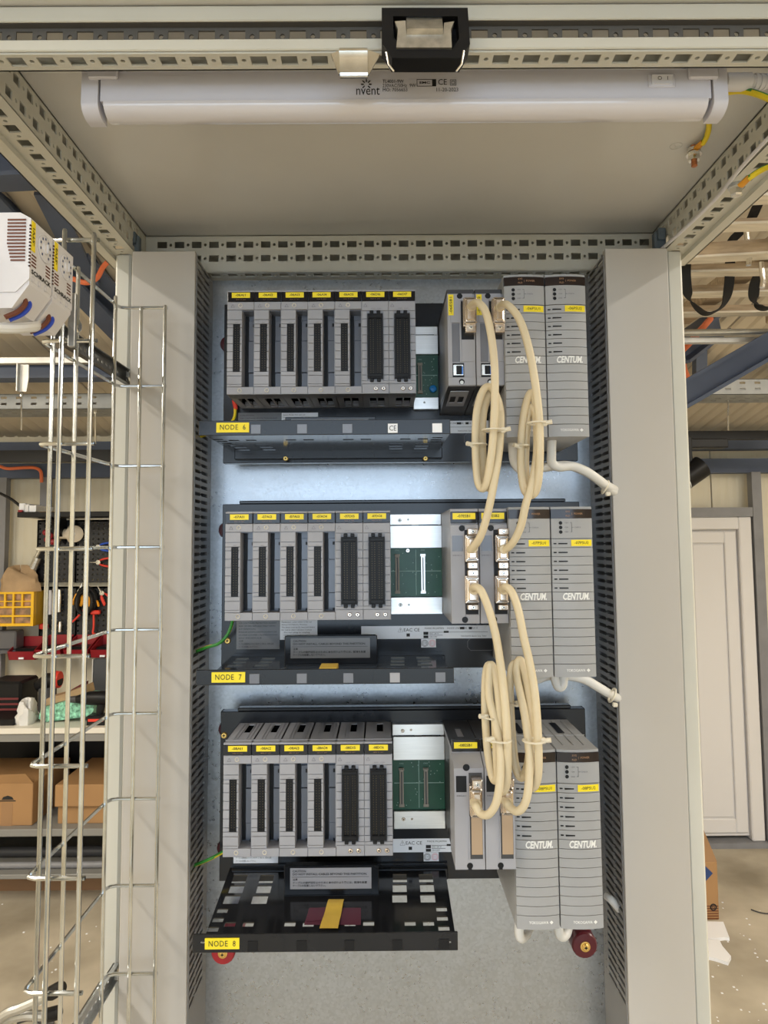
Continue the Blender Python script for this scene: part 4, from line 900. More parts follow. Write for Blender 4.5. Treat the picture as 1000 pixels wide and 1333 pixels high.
# middle rack to bottom rack
bus_cable('cream bus cable from the lower plug of -07ESB1 looped and tied down to -08ESB1',
  [(615,767,.800),(619,764,.786),(627,770,.776),(637,795,.768),(645,825,.764),(651,860,.760),(656,900,.757),(660,950,.755),(661,1000,.757),(658,1026,.764)]+
  [(652,1028,.772),(648,1005,.776),(645,950,.778),(644,905,.780),(641,875,.780),(636,866,.782),(632,885,.784),(632,935,.784),(636,985,.782),(643,1015,.778),(650,1005,.770),(652,960,.768),(649,905,.772),(643,872,.776),(638,868,.776),(637,905,.774),(645,940,.768),(651,975,.758),(651,1015,.752),(646,1045,.752),(636,1060,.756),(626,1059,.764),(620,1050,.768),(620,1047,.777)],
  [(608,751,624,786,.800,[(742,750),(787,794)],(617,768),0), (614,1029,629,1067,.776,[(1015,1026)],(620,1047),0)],
  [(641,664,963,.754,0), (633,643,933,.776,-1)])
bus_cable('cream bus cable from the lower plug of -07ESB2 looped and tied down to -08ESB2',
  [(655,768,.800),(659,764,.786),(667,772,.776),(675,795,.768),(682,830,.762),(689,860,.758),(696,900,.754),(700,950,.753),(701,1000,.755),(697,1022,.762)]+
  [(691,1022,.770),(690,990,.778),(689,930,.782),(684,885,.784),(675,866,.786),(667,868,.788),(664,900,.790),(667,960,.788),(672,1000,.784),(680,1012,.780),(688,990,.774),(691,945,.772),(688,900,.776),(681,866,.780),(675,860,.782),(673,880,.780),(683,930,.768),(689,980,.758),(688,1025,.752),(683,1047,.752),(674,1056,.756),(665,1052,.764),(661,1047,.768),(661,1045,.777)],
  [(648,751,663,786,.800,[(742,750),(787,794)],(656,768),0), (655,1027,670,1064,.776,[(1014,1024)],(661,1045),0)],
  [(682,707,964,.752,1), (667,675,916,.784,1)])
# ------------------------------------------------------------------ white supply cables
def wcab(label, pts, r=.0056):
    t = thing('supply_cable', label, 'cable', at(*pts[0]), 'white supply cables under the power supplies'); mb = MB(); mb.tube(catmull([at(*p) for p in pts], 8), r, 12); part('jacket', mb, wcable, t); return t
t = wcab('white cable bending from -06PSU1 right into the slotted duct', [(667,560,.87),(668,590,.87),(671,604,.868),(680,612,.866),(700,610,.868),(720,607,.875),(740,606,.88),(760,613,.88),(775,622,.885),(790,634,.90),(806,645,.94)])
t = wcab('white cable bending from -06PSU2 right into the slotted duct', [(719,560,.85),(718,590,.85),(719,603,.852),(728,608,.856),(745,607,.862),(762,613,.866),(776,622,.875),(790,632,.895),(806,640,.94)])
t = wcab('white cable looping behind -07PSU1 into the slotted duct', [(690,870,.90),(696,884,.89),(712,880,.885),(735,879,.885),(760,884,.885),(780,895,.89),(795,904,.905),(812,912,.94)])
t = wcab('white cable curling under -07PSU2', [(722,868,.87),(722,880,.868),(727,894,.866),(733,890,.866),(734,868,.87)])
t = wcab('white cable stub bent under -08PSU1', [(677,1195,.86),(676,1214,.858),(679,1221,.862),(685,1216,.88),(690,1206,.90)])
t = wcab('white cable stub bent under -08PSU2', [(727,1195,.87),(728,1214,.868),(733,1219,.872),(738,1214,.88),(741,1204,.90)])
t = wcab('short white cable end poking into the right duct below the bottom rack', [(790,1166,.955),(797,1172,.945),(806,1183,.95),(818,1196,.97)], .005)
for q, lab in (((776,626,800,642), 'clear nylon tie holding the white cables at the duct beside the top rack'), ((786,899,808,911), 'clear nylon tie holding the white cable at the duct beside the middle rack')):
    a, b = at(q[0], q[1], .893), at(q[2], q[3], .893); mb = MB(); m_ = (a+b)/2
    mb.tube([m_+Vector((.003*math.cos(s)*0+.0075*math.cos(s)*.5, .008*math.sin(s), .0078*math.cos(s))) for s in [2*math.pi*i/16 for i in range(17)]], .0014, 6); mb.box(m_.x-.003, m_.x+.003, m_.y-.012, m_.y-.007, m_.z-.012, m_.z-.007, c=.001)
    single('cable_tie', mb, tiem, lab, 'cable tie')
# ------------------------------------------------------------------ earth wires left of the racks
def ew(label, pts, lug=None):
    t = thing('earth_wire', label, 'wire', at(*pts[0])); mb = MB(); mb.tube(catmull([at(*p) for p in pts], 8), .0021, 10, 0, stripe=1); part('insulation', mb, [gyg, gyy], t)
    if lug: a, b = at(*lug[0]), at(*lug[1]); mb = MB(); mb.tube([a, b], [.0034, .0026], 8, flat=.7); part('ring_lug', mb, redl, t)
ew('green and yellow earth wire with red lug left of the top rack', [(306,527,.945),(306,540,.94),(302,549,.935),(290,556,.93),(274,563,.93),(262,568,.95)], ((305,521,.947),(307,533,.942)))
ew('green and yellow earth wire curving from the middle rack to the left duct', [(304,800,.94),(301,815,.93),(295,828,.925),(284,838,.925),(268,843,.93),(250,850,.95)])
ew('green and yellow earth wire running from the bottom rack to the left duct', [(296,1106,.945),(287,1111,.94),(276,1117,.935),(262,1123,.94),(248,1128,.955)])
# ------------------------------------------------------------------ tape and film on the bottom tray
def tpoly(pts): return [tuple(on_tray(a, b, 2)) for a, b in pts]
def film_slab(mb, pts, lo, hi):
    q = tpoly(pts); n = len(q); mb.add([(x, y, z+lo) for x, y, z in q]+[(x, y, z+hi) for x, y, z in q], [tuple(range(n))[::-1], tuple(range(n, 2*n))]+[(i, (i+1) % n, n+(i+1) % n, n+i) for i in range(n)])
def zpoly(pts, z): return [(p.x, p.y) for p in (atz(a, b, z) for a, b in pts)]
mb = MB(); film_slab(mb, [(403,1184),(470,1184),(470,1206),(396,1206)], .0016, .0021); film_slab(mb, [(402,1186),(425,1184),(428,1200),(399,1203)], .0023, .0029); single('film_strip', mb, film, 'dark purple plastic film strip under yellow tape on the NODE 8 tray', 'film')
mb = MB(); c0 = [on_tray(428,1175,2), on_tray(448,1175,2), on_tray(440,1213,2), on_tray(416,1213,2)]
vs_ = []; n = 10
for i in range(n+1):
    t_ = i/n; h = .0040+.0016*math.sin(t_*9)*(1-t_)
    for e in (0, 1): p = (c0[0].lerp(c0[3], t_) if e == 0 else c0[1].lerp(c0[2], t_)); vs_.append((p.x, p.y, p.z+h))
k = len(vs_); mb.add(vs_+[(a, b, c_-.0003) for a, b, c_ in vs_], [(2*i, 2*i+1, 2*i+3, 2*i+2) for i in range(n)]+[(k+2*i, k+2*i+2, k+2*i+3, k+2*i+1) for i in range(n)])
single('tape_strip', mb, tapem, 'crumpled yellow masking tape strip across the NODE 8 tray', 'tape')
mb = MB(); a = at(374, 855, .874); mb.box(.0, .0, 0, 0, 0, 0); mb = MB(); mb.box(at(416,862,.815).x, at(439,862,.815).x, .81, .84, SH[1][0]+.0012, SH[1][0]+.0155, c=.0006)
single('tape_strip', mb, tapem, 'yellow tape end just showing above the NODE 7 tray lip', 'tape')
# ------------------------------------------------------------------ wire cable basket on the left
bk = thing('cable_basket', 'bright plated wire cable basket standing in front of the left duct', 'wire basket', (-.31, .79, 1.1))
xo, xi_, yf, yb = -.3335, -.272, .685, .89; rw = .0021
rings = [2.0505-.1017*k for k in range(10)]
for z in rings:
    mb = MB(); mb.tube([(xi_-.006, yf, z), (xo+.009, yf, z), (xo+.002, yf+.003, z), (xo, yf+.009, z)]+[(xo, yf+(yb-yf)*q, z) for q in (.25, .5, .75)]+[(xo, yb-.010, z), (xo+.003, yb-.003, z), (xo+.010, yb, z), (xi_, yb, z)], rw, 8)
    part('ring_wire', mb, wirem, bk)
for x, y, zt in ((-.3105, yf-.0042, 2.06), (-.2815, yf-.0042, 2.056), (xo+.0042, .703, 2.052), (xo+.0042, .757, 2.052), (xo+.0042, .866, 2.058), (-.304, yb-.0042, 2.0505), (-.2735, yb-.0042, 2.0525)):
    mb = MB(); mb.tube([(x, y, 1.10), (x, y, zt-.002), (x, y, zt)], [rw*1.08, rw*1.08, rw*.8], 8); part('upright_wire', mb, wirem, bk)
# perforated mounting strips that carry the basket
for z, lab, ya in ((1.974, 'dark perforated mounting strip running along the left side behind the thermostats', .50), (1.2085, 'dark perforated mounting strip low on the left side behind the wire basket', .66)):
    t = thing('mounting_strip', lab, 'bracket', (-.342, .8, z)); mb = MB(); hh = .020; rd = [(.014+.0125*i, hh/2, .0026) for i in range(int((.945-ya-.02)/.0125))]
    mb.plate((-.345, ya, z-hh/2), (0,1,0), (0,0,1), .0015, .945-ya, hh, [], rd); mb.box(-.345, -.338, ya, .945, z+hh/2-.0015, z+hh/2); mb.box(-.345, -.338, ya, .945, z-hh/2, z-hh/2+.0015)
    part('strip', mb, zincd if z < 1.5 else mat('dark zinc', (.13, .135, .14), .4, .8), t)
    mb = MB(); mb.lathe((-.3385, .938, z), (1,0,0), [(0, .007), (.0045, .007), (.0055, .005)], 6); part('bolt', mb, steel, t)
# ------------------------------------------------------------------ two thermostats on an upright holder
hd = thing('thermostat_holder', 'small galvanised upright rail holding the two thermostats on the mounting strip', 'bracket', (-.315, .60, 1.92))
mb = MB(); a, b = at(93, 425, .606), at(100, 440, .606); mb.box(-.3075, -.3065, .50, .64, 1.945, 1.980); mb.box(-.306, -.3045, .50, .64, 1.9445, 1.9515); mb.box(-.306, -.3045, .50, .64, 1.9735, 1.9805); part('rail', mb, steel, hd)
c_ = at(95, 425, .612); mb = MB(); mb.box(c_.x-.004, c_.x+.002, .611, .616, c_.z-.018, c_.z+.03, c=.0006); part('upright', mb, zincd, hd)
mb = MB(); p = at(103, 424, .63); mb.lathe((p.x-.008, .63, p.z), (1,0,0), [(0,.006), (.008,.006), (.009,.004)], 6); part('bolt', mb, steel, hd)
def thermostat(y0, tag, label):
    t = thing('thermostat', label, 'thermostat', (-.28, y0, 1.925), 'white thermostats'); y1 = y0+.0365
    xf = -.262; zt, zb = 1.9975, 1.945
    # outline seen from the viewer (x, z): front face, chamfered top, sloped lower terminal block
    pr = [(-.3045, zt+.0015), (xf-.008, zt+.0015), (xf, zt-.003), (xf, zb+.003), (xf-.010, zb-.007), (-.3045, zb-.007)]
    mb = MB(); mb.prism(pr, Y3, y0+.0004, y1-.0004); part('body', mb, white, t)
    mb = MB(); mb.prism([(xf-.012, zb-.007), (xf-.0005, zb+.003), (xf-.0005, zb-.001), (xf-.013, zb-.019), (-.302, zb-.019), (-.302, zb-.007)], Y3, y0+.0015, y1-.0015); part('terminal_block', mb, white, t)
    mb = MB(); mb.prism([(xf-.008, zt-.003), (xf+.003, zt-.009), (xf+.003, zt-.024), (xf-.004, zt-.028)], Y3, y0+.006, y1-.006); 
    mb = MB()
    for k in range(13): z = zt-.0042-k*.0026; ins = .0006*max(0, k-7); mb.box(xf-.0172+ins, xf-.0035, y0-.0002, y0+.002, z-.0006, z+.0006)
    part('side_vents', mb, brown, t, stuff=True)
    mb = MB()
    for ya, za in ((.003, -.030), (.0255, -.030)):
        for k in range(4): mb.box(xf-.001, xf+.0002, y0+ya, y0+ya+.007, zt+za-.0026*k-.0006, zt+za-.0026*k+.0006)
    for k in range(13): z = zt-.0085-k*.0026; mb.box(xf-.001, xf+.0002, y0+.0004, y0+.0016, z-.0007, z+.0007)
    part('front_vents', mb, brown, t, stuff=True)
    ym, zm_ = (y0+y1)/2+.0045, zt-.0175
    mb = MB(); mb.lathe((xf-.0005, ym, zm_), (1,0,0), [(0, .0105), (.0008, .0105), (.0012, .0098), (.0012, .0045), (.0022, .0042), (.0026, .0034)], 28); mb.tube([(xf+.0007, ym+.0105*math.cos(q), zm_+.0105*math.sin(q)) for q in [2*math.pi*i/28 for i in range(29)]], .0004, 5); mb.box(xf+.002, xf+.0034, ym-.0005, ym+.0005, zm_-.0035, zm_+.0035); dl = part('dial', mb, white, t)
    mb = MB()
    for k in range(9):
        q = math.radians(-140+35*k); mb.box(xf+.0008, xf+.0010, ym+.0078*math.sin(q)-.0007, ym+.0078*math.sin(q)+.0007, zm_+.0078*math.cos(q)-.0009, zm_+.0078*math.cos(q)+.0009)
    part('dial_marks', mb, navy, dl, stuff=True)
    text('lettering', 'SCHRACK', (xf, (y0+y1)/2, zb+.0095), .0047, ink, t, U=(0,1,0), V=(0,0,1), width=.031, bold=.03, lift=.0003)
    mb = MB()
    for k in range(3): mb.lathe((xf-.0008, y0+.006+.010*k, zb+.0045), (1,0,0), [(0, .0024), (.001, .0024), (.001, .0014), (.0002, .0012)], 12)
    part('screw_wells', mb, lampw, t)
    mb = MB(); mb.box(xf, xf+.0004, y0+.0018, y0+.0074, zt-.027, zt-.004); tg = part('tag', mb, yellow, t, label='yellow vertical tag'); text('lettering', tag, (xf+.0004, y0+.0046, zt-.0155), .0042, ink, tg, U=(0,0,1), V=(0,-1,0), width=.0135, lift=.0003, bold=.02)
    for k, m_ in ((0, brown), (1, blue)):
        yy = y0+.010+.006*k; mb = MB(); mb.tube(catmull([(xf-.010, yy, zb-.007), (xf-.0065, yy-.001, zb-.0125), (xf-.010, yy-.004, zb-.020), (xf-.018, yy-.008, zb-.026)], 6), .0019, 8); part('wire', mb, m_, t)
    return t
thermostat(.5178, '-STV1', 'nearer white thermostat with louvred side and yellow tag on the left rail')
thermostat(.5553, '-STV2', 'farther white thermostat with yellow tag beside the wire basket top')
mb = MB(); mb.tube(catmull([(-.345, .50, 1.918), (-.31, .512, 1.912), (-.285, .53, 1.914), (-.276, .55, 1.921), (-.277, .565, 1.927)], 8), .0042, 10)
single('thermostat_cable', mb, wcable, 'white sheathed cable hanging below the two thermostats', 'cable')
# ================================================================== workshop steelwork
def bar(p, q, w, h, roll=0.0):                          # rectangular bar between two points: w across, h tall
    p, q = Vector(p), Vector(q); d = (q-p).normalized(); s = d.cross(Vector((0,0,1)))
    s = s.normalized() if s.length > 1e-3 else Vector((1,0,0)); u = s.cross(d)
    if roll: s, u = s*math.cos(roll)+u*math.sin(roll), u*math.cos(roll)-s*math.sin(roll)
    s, u = s*w/2, u*h/2; mb = MB()
    mb.add([p-s-u, p+s-u, p+s+u, p-s+u, q-s-u, q+s-u, q+s+u, q-s+u], [(3,2,1,0),(4,5,6,7),(0,1,5,4),(1,2,6,5),(2,3,7,6),(3,0,4,7)]); return mb
def ibeam(p, q, w, h, label, cat='beam'):
    p, q = Vector(p), Vector(q); d = (q-p).normalized(); s = d.cross(Vector((0,0,1))).normalized(); u = s.cross(d); mb = MB(); t = .012
    pr = [(-w/2,-h/2),(w/2,-h/2),(w/2,-h/2+t),(t/2,-h/2+t),(t/2,h/2-t),(w/2,h/2-t),(w/2,h/2),(-w/2,h/2),(-w/2,h/2-t),(-t/2,h/2-t),(-t/2,-h/2+t),(-w/2,-h/2+t)]
    a = [p+s*x+u*z for x, z in pr]; b = [q+s*x+u*z for x, z in pr]; n = len(pr)
    mb.add(a+b, [(i, (i+1) % n, n+(i+1) % n, n+i) for i in range(n)]+[tuple(range(n))[::-1], tuple(range(n, 2*n))])
    return single('roof_beam', mb, beam, label, cat)
def sbar(name, p, q, w, h, m, label, cat, **k): return single(name, bar(p, q, w, h), m, label, cat, **k)
# horizontal wall beams, whole width of the hall
zb1 = at(60, 613, 4.2).z; sbar('wall_beam', (-3.95, 4.22, zb1), (3.95, 4.22, zb1), .08, .085, beam, 'long blue steel wall beam above the pegboards and the door', 'beam')
zb2 = at(60, 581, 4.05).z; sbar('wall_beam', (-3.95, 4.16, zb2), (3.95, 4.16, zb2), .10, .07, beam, 'blue eaves beam where roof sheet and back wall meet', 'beam')
# black lighting track hung under the eaves, with spotlight
zt = at(950, 567, 3.7).z
sbar('lighting_track', (1.2, 3.7, zt), (3.2, 3.7, zt), .04, .045, black, 'black lighting track hanging at the right behind the cabinet', 'track')
sbar('lighting_track', (-3.4, 3.7, at(60, 594, 3.7).z), (-1.0, 3.7, at(60, 594, 3.7).z), .05, .06, black, 'black lighting track hanging at the left behind the wire basket', 'track')
a, b = at(893, 578, 3.68), at(944, 578, 3.68); mb = MB(); mb.box(a.x-.1, b.x, 3.64, 3.72, at(900, 584, 3.68).z, zt-.023, c=.004)
single('driver_box', mb, black, 'black driver box under the right lighting track', 'lamp driver')
sp = thing('spotlight', 'black cylindrical track spotlight aimed down beside the right cabinet post', 'spotlight', at(905, 615, 3.6))
p0, p1 = at(878, 632, 3.6), at(914, 607, 3.6); mb = MB(); d = (p1-p0).normalized(); L = (p1-p0).length
mb.lathe(p0, d, [(0, .058), (L*.33, .058), (L*.335, .0595), (L*.36, .0595), (L*.365, .058), (L, .058), (L, .05), (L-.02, .045)], 28); part('housing', mb, black, sp)
mb = MB(); mb.lathe(p0+d*(L*.30), d, [(0, .0592), (.004, .0592)], 28); part('trim_ring', mb, wcable, sp)
mb = MB(); q = at(897, 603, 3.6); mb.box(q.x-.022, q.x+.014, 3.585, 3.61, q.z-.07, zt-.02, c=.003); mb.box(q.x-.022, q.x+.014, 3.6, 3.7, zt-.04, zt-.02, c=.003); part('arm', mb, black, sp)
# perforated cable trays hung under the roof
def tray(px0, px1, py_t, py_b, D, label):
    t = thing('cable_tray', label, 'cable tray', at((px0+px1)/2, py_b, D)); x0, x1 = at(px0, py_t, D).x, at(px1, py_t, D).x; zt, zb = at((px0+px1)/2, py_t, D).z, at((px0+px1)/2, py_b, D).z
    L = x1-x0; n = int(L/.068); h = zt-zb; mb = MB()
    hz = [(.02+.068*i, h*f_, .02+.068*i+.026, h*f_+.010) for i in range(n) for f_ in (.28, .68)]
    mb.plate((x0, D, zb), (1,0,0), (0,0,1), -.002, L, h, hz); mb.box(x0, x1, D, D+.012, zt-.002, zt); mb.box(x0, x1, D+.2, D+.202, zb, zt)
    mb.plate((x0, D, zb), (1,0,0), (0,1,0), .002, L, .2, [(.02+.068*i, y, .02+.068*i+.026, y+.012) for i in range(n) for y in (.04, .09, .14)])
    part('tray_body', mb, trayz, t); mb = MB(); mb.tube([(x0, D+.06, zb+.016), (x1, D+.06, zb+.016)], .012, 8); part('orange_cable', mb, orange, t); return t
tray(-160, 148, 513, 533, 3.2, 'galvanised perforated cable tray hanging at the left behind the basket')
tray(880, 1160, 493, 513, 3.2, 'galvanised perforated cable tray hanging at the right above the door')
for (px, pa, pb, D, lab) in ((28, 512, 560, 3.2, 'thin threaded rod below the left cable tray'), (948, 514, 560, 3.3, 'thin steel wire hanger below the right cable tray'), (124, 534, 578, 3.25, 'thin wire hanger behind the basket below the left cable tray')):
    mb = MB(); mb.tube([at(px, pa, D), at(px, pb, D)], .004, 6); mb.lathe(at(px, pa+1, D), (0,0,1), [(-.012, .009), (.012, .009)], 8); single('hanger_rod', mb, steel, lab, 'rod')
# strut rail and slotted hanger at the left
zs = at(60, 470, 2.7).z; sbar('strut_rail', (-2.6, 2.7, zs), (-1.05, 2.7, zs), .03, .022, conduit, 'grey steel strut rail crossing under the roof at the left', 'rail')
mb = MB(); a, b = at(23, 475, 2.68), at(37, 510, 2.68); mb.prism([(a.x, a.z), (a.x-.001, (a.z+b.z)/2), (a.x+.008, b.z), (b.x-.006, b.z), (b.x+.001, (a.z+b.z)/2), (b.x, a.z)], Y3, 2.676, 2.682); mb.box(a.x+.006, a.x+.010, 2.66, 2.676, b.z, a.z)
single('slotted_hanger', mb, conduit, 'small slotted steel hanger plate under the left strut rail', 'bracket')
# roof rafters and braces, left
ibeam(at(-30, 218, 1.9), at(60, 214, 1.9), .09, .10, 'dark blue roof purlin at the upper left above the thermostats')
ibeam(at(-30, 225, 2.0), at(175, 445, 2.9), .085, .09, 'blue roof rafter running diagonally behind the thermostats')
ibeam(at(62, 240, 2.05), at(118, 360, 2.5), .07, .08, 'short dark blue roof brace between the purlin and the rafter')
ibeam(at(95, 318, 2.35), at(190, 420, 2.9), .12, .10, 'wide blue roof rafter end beside the upper left cabinet post')
zq = at(60, 480, 3.0).z; ibeam((-3.2, 3.05, zq), (-1.0, 3.05, zq), .09, .075, 'blue cross beam under the roof behind the left strut rail')
mb = MB(); mb.tube(catmull([at(95, 363, 2.25), at(112, 368, 2.25), at(126, 362, 2.26), at(134, 348, 2.27), at(143, 338, 2.28), at(150, 330, 2.3)], 8), .0085, 10); single('orange_conduit', mb, orange, 'orange conduit clipped to the rafter beside the basket top', 'conduit')
mb = MB(); mb.tube(catmull([at(0, 607, 4.15), at(10, 610, 4.15), at(30, 609, 4.15), at(45, 609, 4.15), at(53, 614, 4.15), at(54, 628, 4.15)], 8), .0095, 8); single('orange_conduit', mb, orange, 'orange conduit along the left wall beam turning down the wall', 'conduit')
# roof steel, right
ibeam(at(880, 520, 2.3), at(1040, 428, 2.3), .075, .085, 'blue diagonal roof brace at the right above the door')
ibeam(at(860, 457, 3.3), at(1000, 456, 3.3), .08, .065, 'blue cross beam behind the right diagonal brace')
sbar('beam_post', at(911, 440, 3.2), at(911, 500, 3.2), .045, .05, beam, 'short blue steel post between the right roof beams', 'post')
ibeam(at(880, 460, 2.6), at(935, 420, 2.9), .09, .09, 'dark blue rafter end beside the right cabinet post')
mb = MB(); mb.tube(catmull([at(888, 456, 2.55), at(900, 444, 2.55), at(912, 430, 2.6), at(925, 415, 2.7)], 6), .012, 10); single('orange_conduit', mb, orange, 'orange conduit clipped along the rafter at the right', 'conduit')
mb = MB(); mb.tube(catmull([at(889, 470, 2.7), at(891, 482, 2.7), at(896, 494, 2.7)], 6), .012, 8); single('orange_conduit', mb, orange, 'short orange conduit end dropping beside the right cabinet post', 'conduit')
z = at(940, 433, 2.35).z; mb = MB(); mb.tube([(.95, 2.35, z), (1.9, 2.35, z)], .0125, 14); mb.box(.95, 1.9, 2.36, 2.385, z-.03, z-.012); single('steel_conduit', mb, conduit, 'bright steel conduit tube crossing at the right under the wooden rack', 'conduit')
# ------------------------------------------------------------------ wooden rack with straps under the roof, right
rk = thing('wooden_rack', 'raw timber slatted rack hanging under the roof at the right', 'rack', at(950, 340, 2.1)); zr = 2.50
for py, hh, tilt in ((257, .036, .10), (292, .014, .05), (333, .040, .14), (353, .022, .06), (381, .026, .06), (407, .026, .04)):
    q = atz(945, py, zr); y = q.y; mb = MB(); sh = lambda u, v, t: (t, u-(t-q.x)*tilt, v)
    mb.prism([(y, zr+.0005), (y+.045, zr+.0005), (y+.045, zr+hh), (y, zr+hh)], sh, .74, 2.1, 0); mb.prism([(y-.0005, zr), (y+.0455, zr), (y+.0455, zr+.006), (y-.0005, zr+.006)], sh, .74, 2.1, 1); part('slat', mb, [wood, woodp], rk)
for xx in (1.08, 1.42):
    ya, yb_ = atz(950, 262, zr).y, atz(950, 425, zr).y; mb = MB(); mb.box(xx, xx+.06, ya-.1, yb_+.1, zr+.04, zr+.09, c=.003); part('stringer', mb, wood, rk)
for k, (px, py) in enumerate(((972, 318), (974, 336), (992, 365))):
    q = at(px, py, 1.85); mb = MB(); mb.tube([q+Vector((0,0,.05)), q+Vector((.004,0,.0)), q+Vector((0,0,-.02))], .007, 8); part('steel_hook', mb, steel, rk)
def ribbon(pts, wd, label, twist=True):
    P3 = catmull([at(*p) for p in pts], 8); mb = MB(); n = len(P3); vs = []
    for i, p in enumerate(P3):
        d = (P3[min(i+1, n-1)]-P3[max(i-1, 0)]).normalized(); k = min(1, abs(d.x)*1.3)**2 if twist else 0
        a = (Vector((1,.1,0))*(1-k)+Vector((.1,1,0))*k); a = (a-d*a.dot(d)).normalized(); s = a.cross(d).normalized()*.0012; a = a*wd/2
        vs += [p-a-s, p+a-s, p+a+s, p-a+s]
    fs = [(4*i+k, 4*i+(k+1) % 4, 4*i+4+(k+1) % 4, 4*i+4+k) for i in range(n-1) for k in range(4)]+[(3,2,1,0), tuple(4*n-4+k for k in range(4))]
    mb.add(vs, fs); single('strap', mb, strap, label, 'strap')
ribbon([(893,338,1.93),(893,362,1.93),(896,383,1.93),(905,398,1.94),(918,408,1.95),(932,405,1.96),(943,392,1.97),(949,372,1.98),(951,335,1.98)], .030, 'black webbing strap hanging in a loop beside the right cabinet post')
ribbon([(998,335,2.02),(990,352,2.02),(983,370,2.02),(982,388,2.03),(990,400,2.04),(1003,401,2.05),(1020,392,2.06)], .034, 'black webbing strap loop cut by the right edge of the picture')
ribbon([(1004,225,1.72),(998,245,1.72),(986,268,1.78),(978,285,1.84),(966,300,1.88),(954,312,1.90),(950,322,1.92)], .026, 'black webbing strap slung between two slats of the wooden rack', False)
# ------------------------------------------------------------------ door, grey frame tubes
dr = struct('door_1', loc=(2.0, YW-.02, 0)); x0 = at(880, 800, 4.2).x-.05; x1 = at(985, 900, 4.2).x; zt = at(930, 673, 4.2).z; yd = 4.2
mb = MB(); fw = .075
for a, b, c_, d_ in ((x0, x0+fw, .03, zt), (x1-fw, x1, .03, zt), (x0+fw, x1-fw, zt-fw, zt)): mb.box(a, b, yd-.03, yd+.05, c_, d_, c=.006)
part('door_frame', mb, doorm, dr)
mb = MB(); mb.box(x0+fw, x1-fw, yd, yd+.04, .05, zt-fw, c=.004); lf = part('door_leaf', mb, doorm, dr)
mb = MB(); b0, b1, c0, c1 = x0+fw+.01, x1-fw-.01, .07, zt-fw-.01
for a, b, c_, d_ in ((b0, b0+.07, c0, c1), (b1-.07, b1, c0, c1), (b0+.07, b1-.07, c1-.07, c1), (b0+.07, b1-.07, c0, c0+.08)): mb.box(a, b, yd-.012, yd, c_, d_, c=.005)
part('leaf_stile', mb, doorm, lf)
mb = MB(); mb.box(b0+.078, b1-.078, yd-.006, yd, c0+.088, c1-.078, c=.004); part('leaf_panel', mb, doorm, lf)
mb = MB(); mb.box(x0, x1+.05, yd-.05, yd+.06, .0, .03); part('threshold', mb, gframe, dr)
def tub(name, p, q, w_, label): return sbar(name, p, q, w_, w_, gframe, label, 'steel tube')
xj = at(979, 760, 4.2).x+.035
tub('frame_tube', (xj, 4.19, 0), (xj, 4.19, zb1-.04), .055, 'upright grey steel tube right of the white door')
zl = at(930, 667, 4.2).z; tub('frame_tube', (x0-.1, 4.19, zl), (xj-.03, 4.19, zl), .055, 'horizontal grey steel tube above the white door')
zl = at(990, 830, 4.2).z; tub('frame_tube', (xj+.03, 4.19, zl), (xj+.9, 4.19, zl), .05, 'horizontal grey steel tube on the wall right of the door')
# carton and foam offcuts on the floor, right
c0 = atz(921, 1198, 0); yb0 = c0.y
bx = thing('carton', 'brown carton with dark blue diamond print on the floor right of the cabinet', 'box', (c0.x, yb0, 0))
xr = at(935, 1150, yb0).x; zt2 = at(930, 1122, yb0).z; mb = MB(); mb.box(xr-.5, xr, yb0, yb0+.34, .0, zt2, c=.004); part('body', mb, cardb, bx)
mb = MB()
for sx, ang in ((1, .5),): mb.add([(xr-.5, yb0+.002, zt2), (xr, yb0+.002, zt2), (xr, yb0+.14, zt2+.10), (xr-.5, yb0+.14, zt2+.10), (xr-.5, yb0+.006, zt2-.003), (xr, yb0+.006, zt2-.003), (xr, yb0+.144, zt2+.097), (xr-.5, yb0+.144, zt2+.097)], [(0,1,2,3),(7,6,5,4),(0,4,5,1),(1,5,6,2),(2,6,7,3),(3,7,4,0)])
part('flap', mb, cardd, bx)
q = at(919, 1137, yb0-.001); s = at(928, 1137, yb0).x-q.x; mb = MB(); mb.prism([(q.x-s, q.z), (q.x, q.z-s), (q.x+s, q.z), (q.x, q.z+s)], Y3, yb0-.0015, yb0-.0005); part('diamond_print', mb, navy, bx)
q = at(929, 1181, yb0-.001); mb = MB(); mb.tube([q+Vector((.013*math.cos(a_), 0, .013*math.sin(a_))) for a_ in [2*math.pi*i/20 for i in range(21)]], .003, 5); part('round_mark', mb, ink, bx); text('lettering', 'G', (q.x, yb0-.001, q.z), .02, ink, bx)
mb = MB()
for k in range(6): z = .006+.011*k; mb.box(xr-.5, xr-.004, yb0-.001, yb0, z, z+.004)
part('stripe_print', mb, brown, bx, stuff=True)
for pts, lab in (([(900,1203),(942,1204),(950,1225),(944,1224),(930,1226),(900,1224)], 'flat white foam offcut lying in front of the carton'), ([(900,1226),(937,1228),(941,1236),(952,1249),(948,1257),(930,1251),(900,1245)], 'torn white foam offcut nearest on the right floor')):
    mb = MB(); mb.prism(zpoly(pts, 0), Z3, .0, .014); single('foam_offcut', mb, foamm, lab, 'foam')
mb = MB(); random.seed(3)
for k in range(44):
    q = atz(random.uniform(915, 1000), random.uniform(1170, 1330), 0) if k < 30 else atz(random.uniform(0, 130), random.uniform(1168, 1320), 0); s = random.uniform(.001, .0035); mb.box(q.x-s, q.x+s*1.4, q.y-s*1.3, q.y+s, 0, s*.6)
single('foam_crumbs', mb, foamm, 'tiny white foam crumbs and chips scattered on the concrete floor', 'debris', kind='stuff')
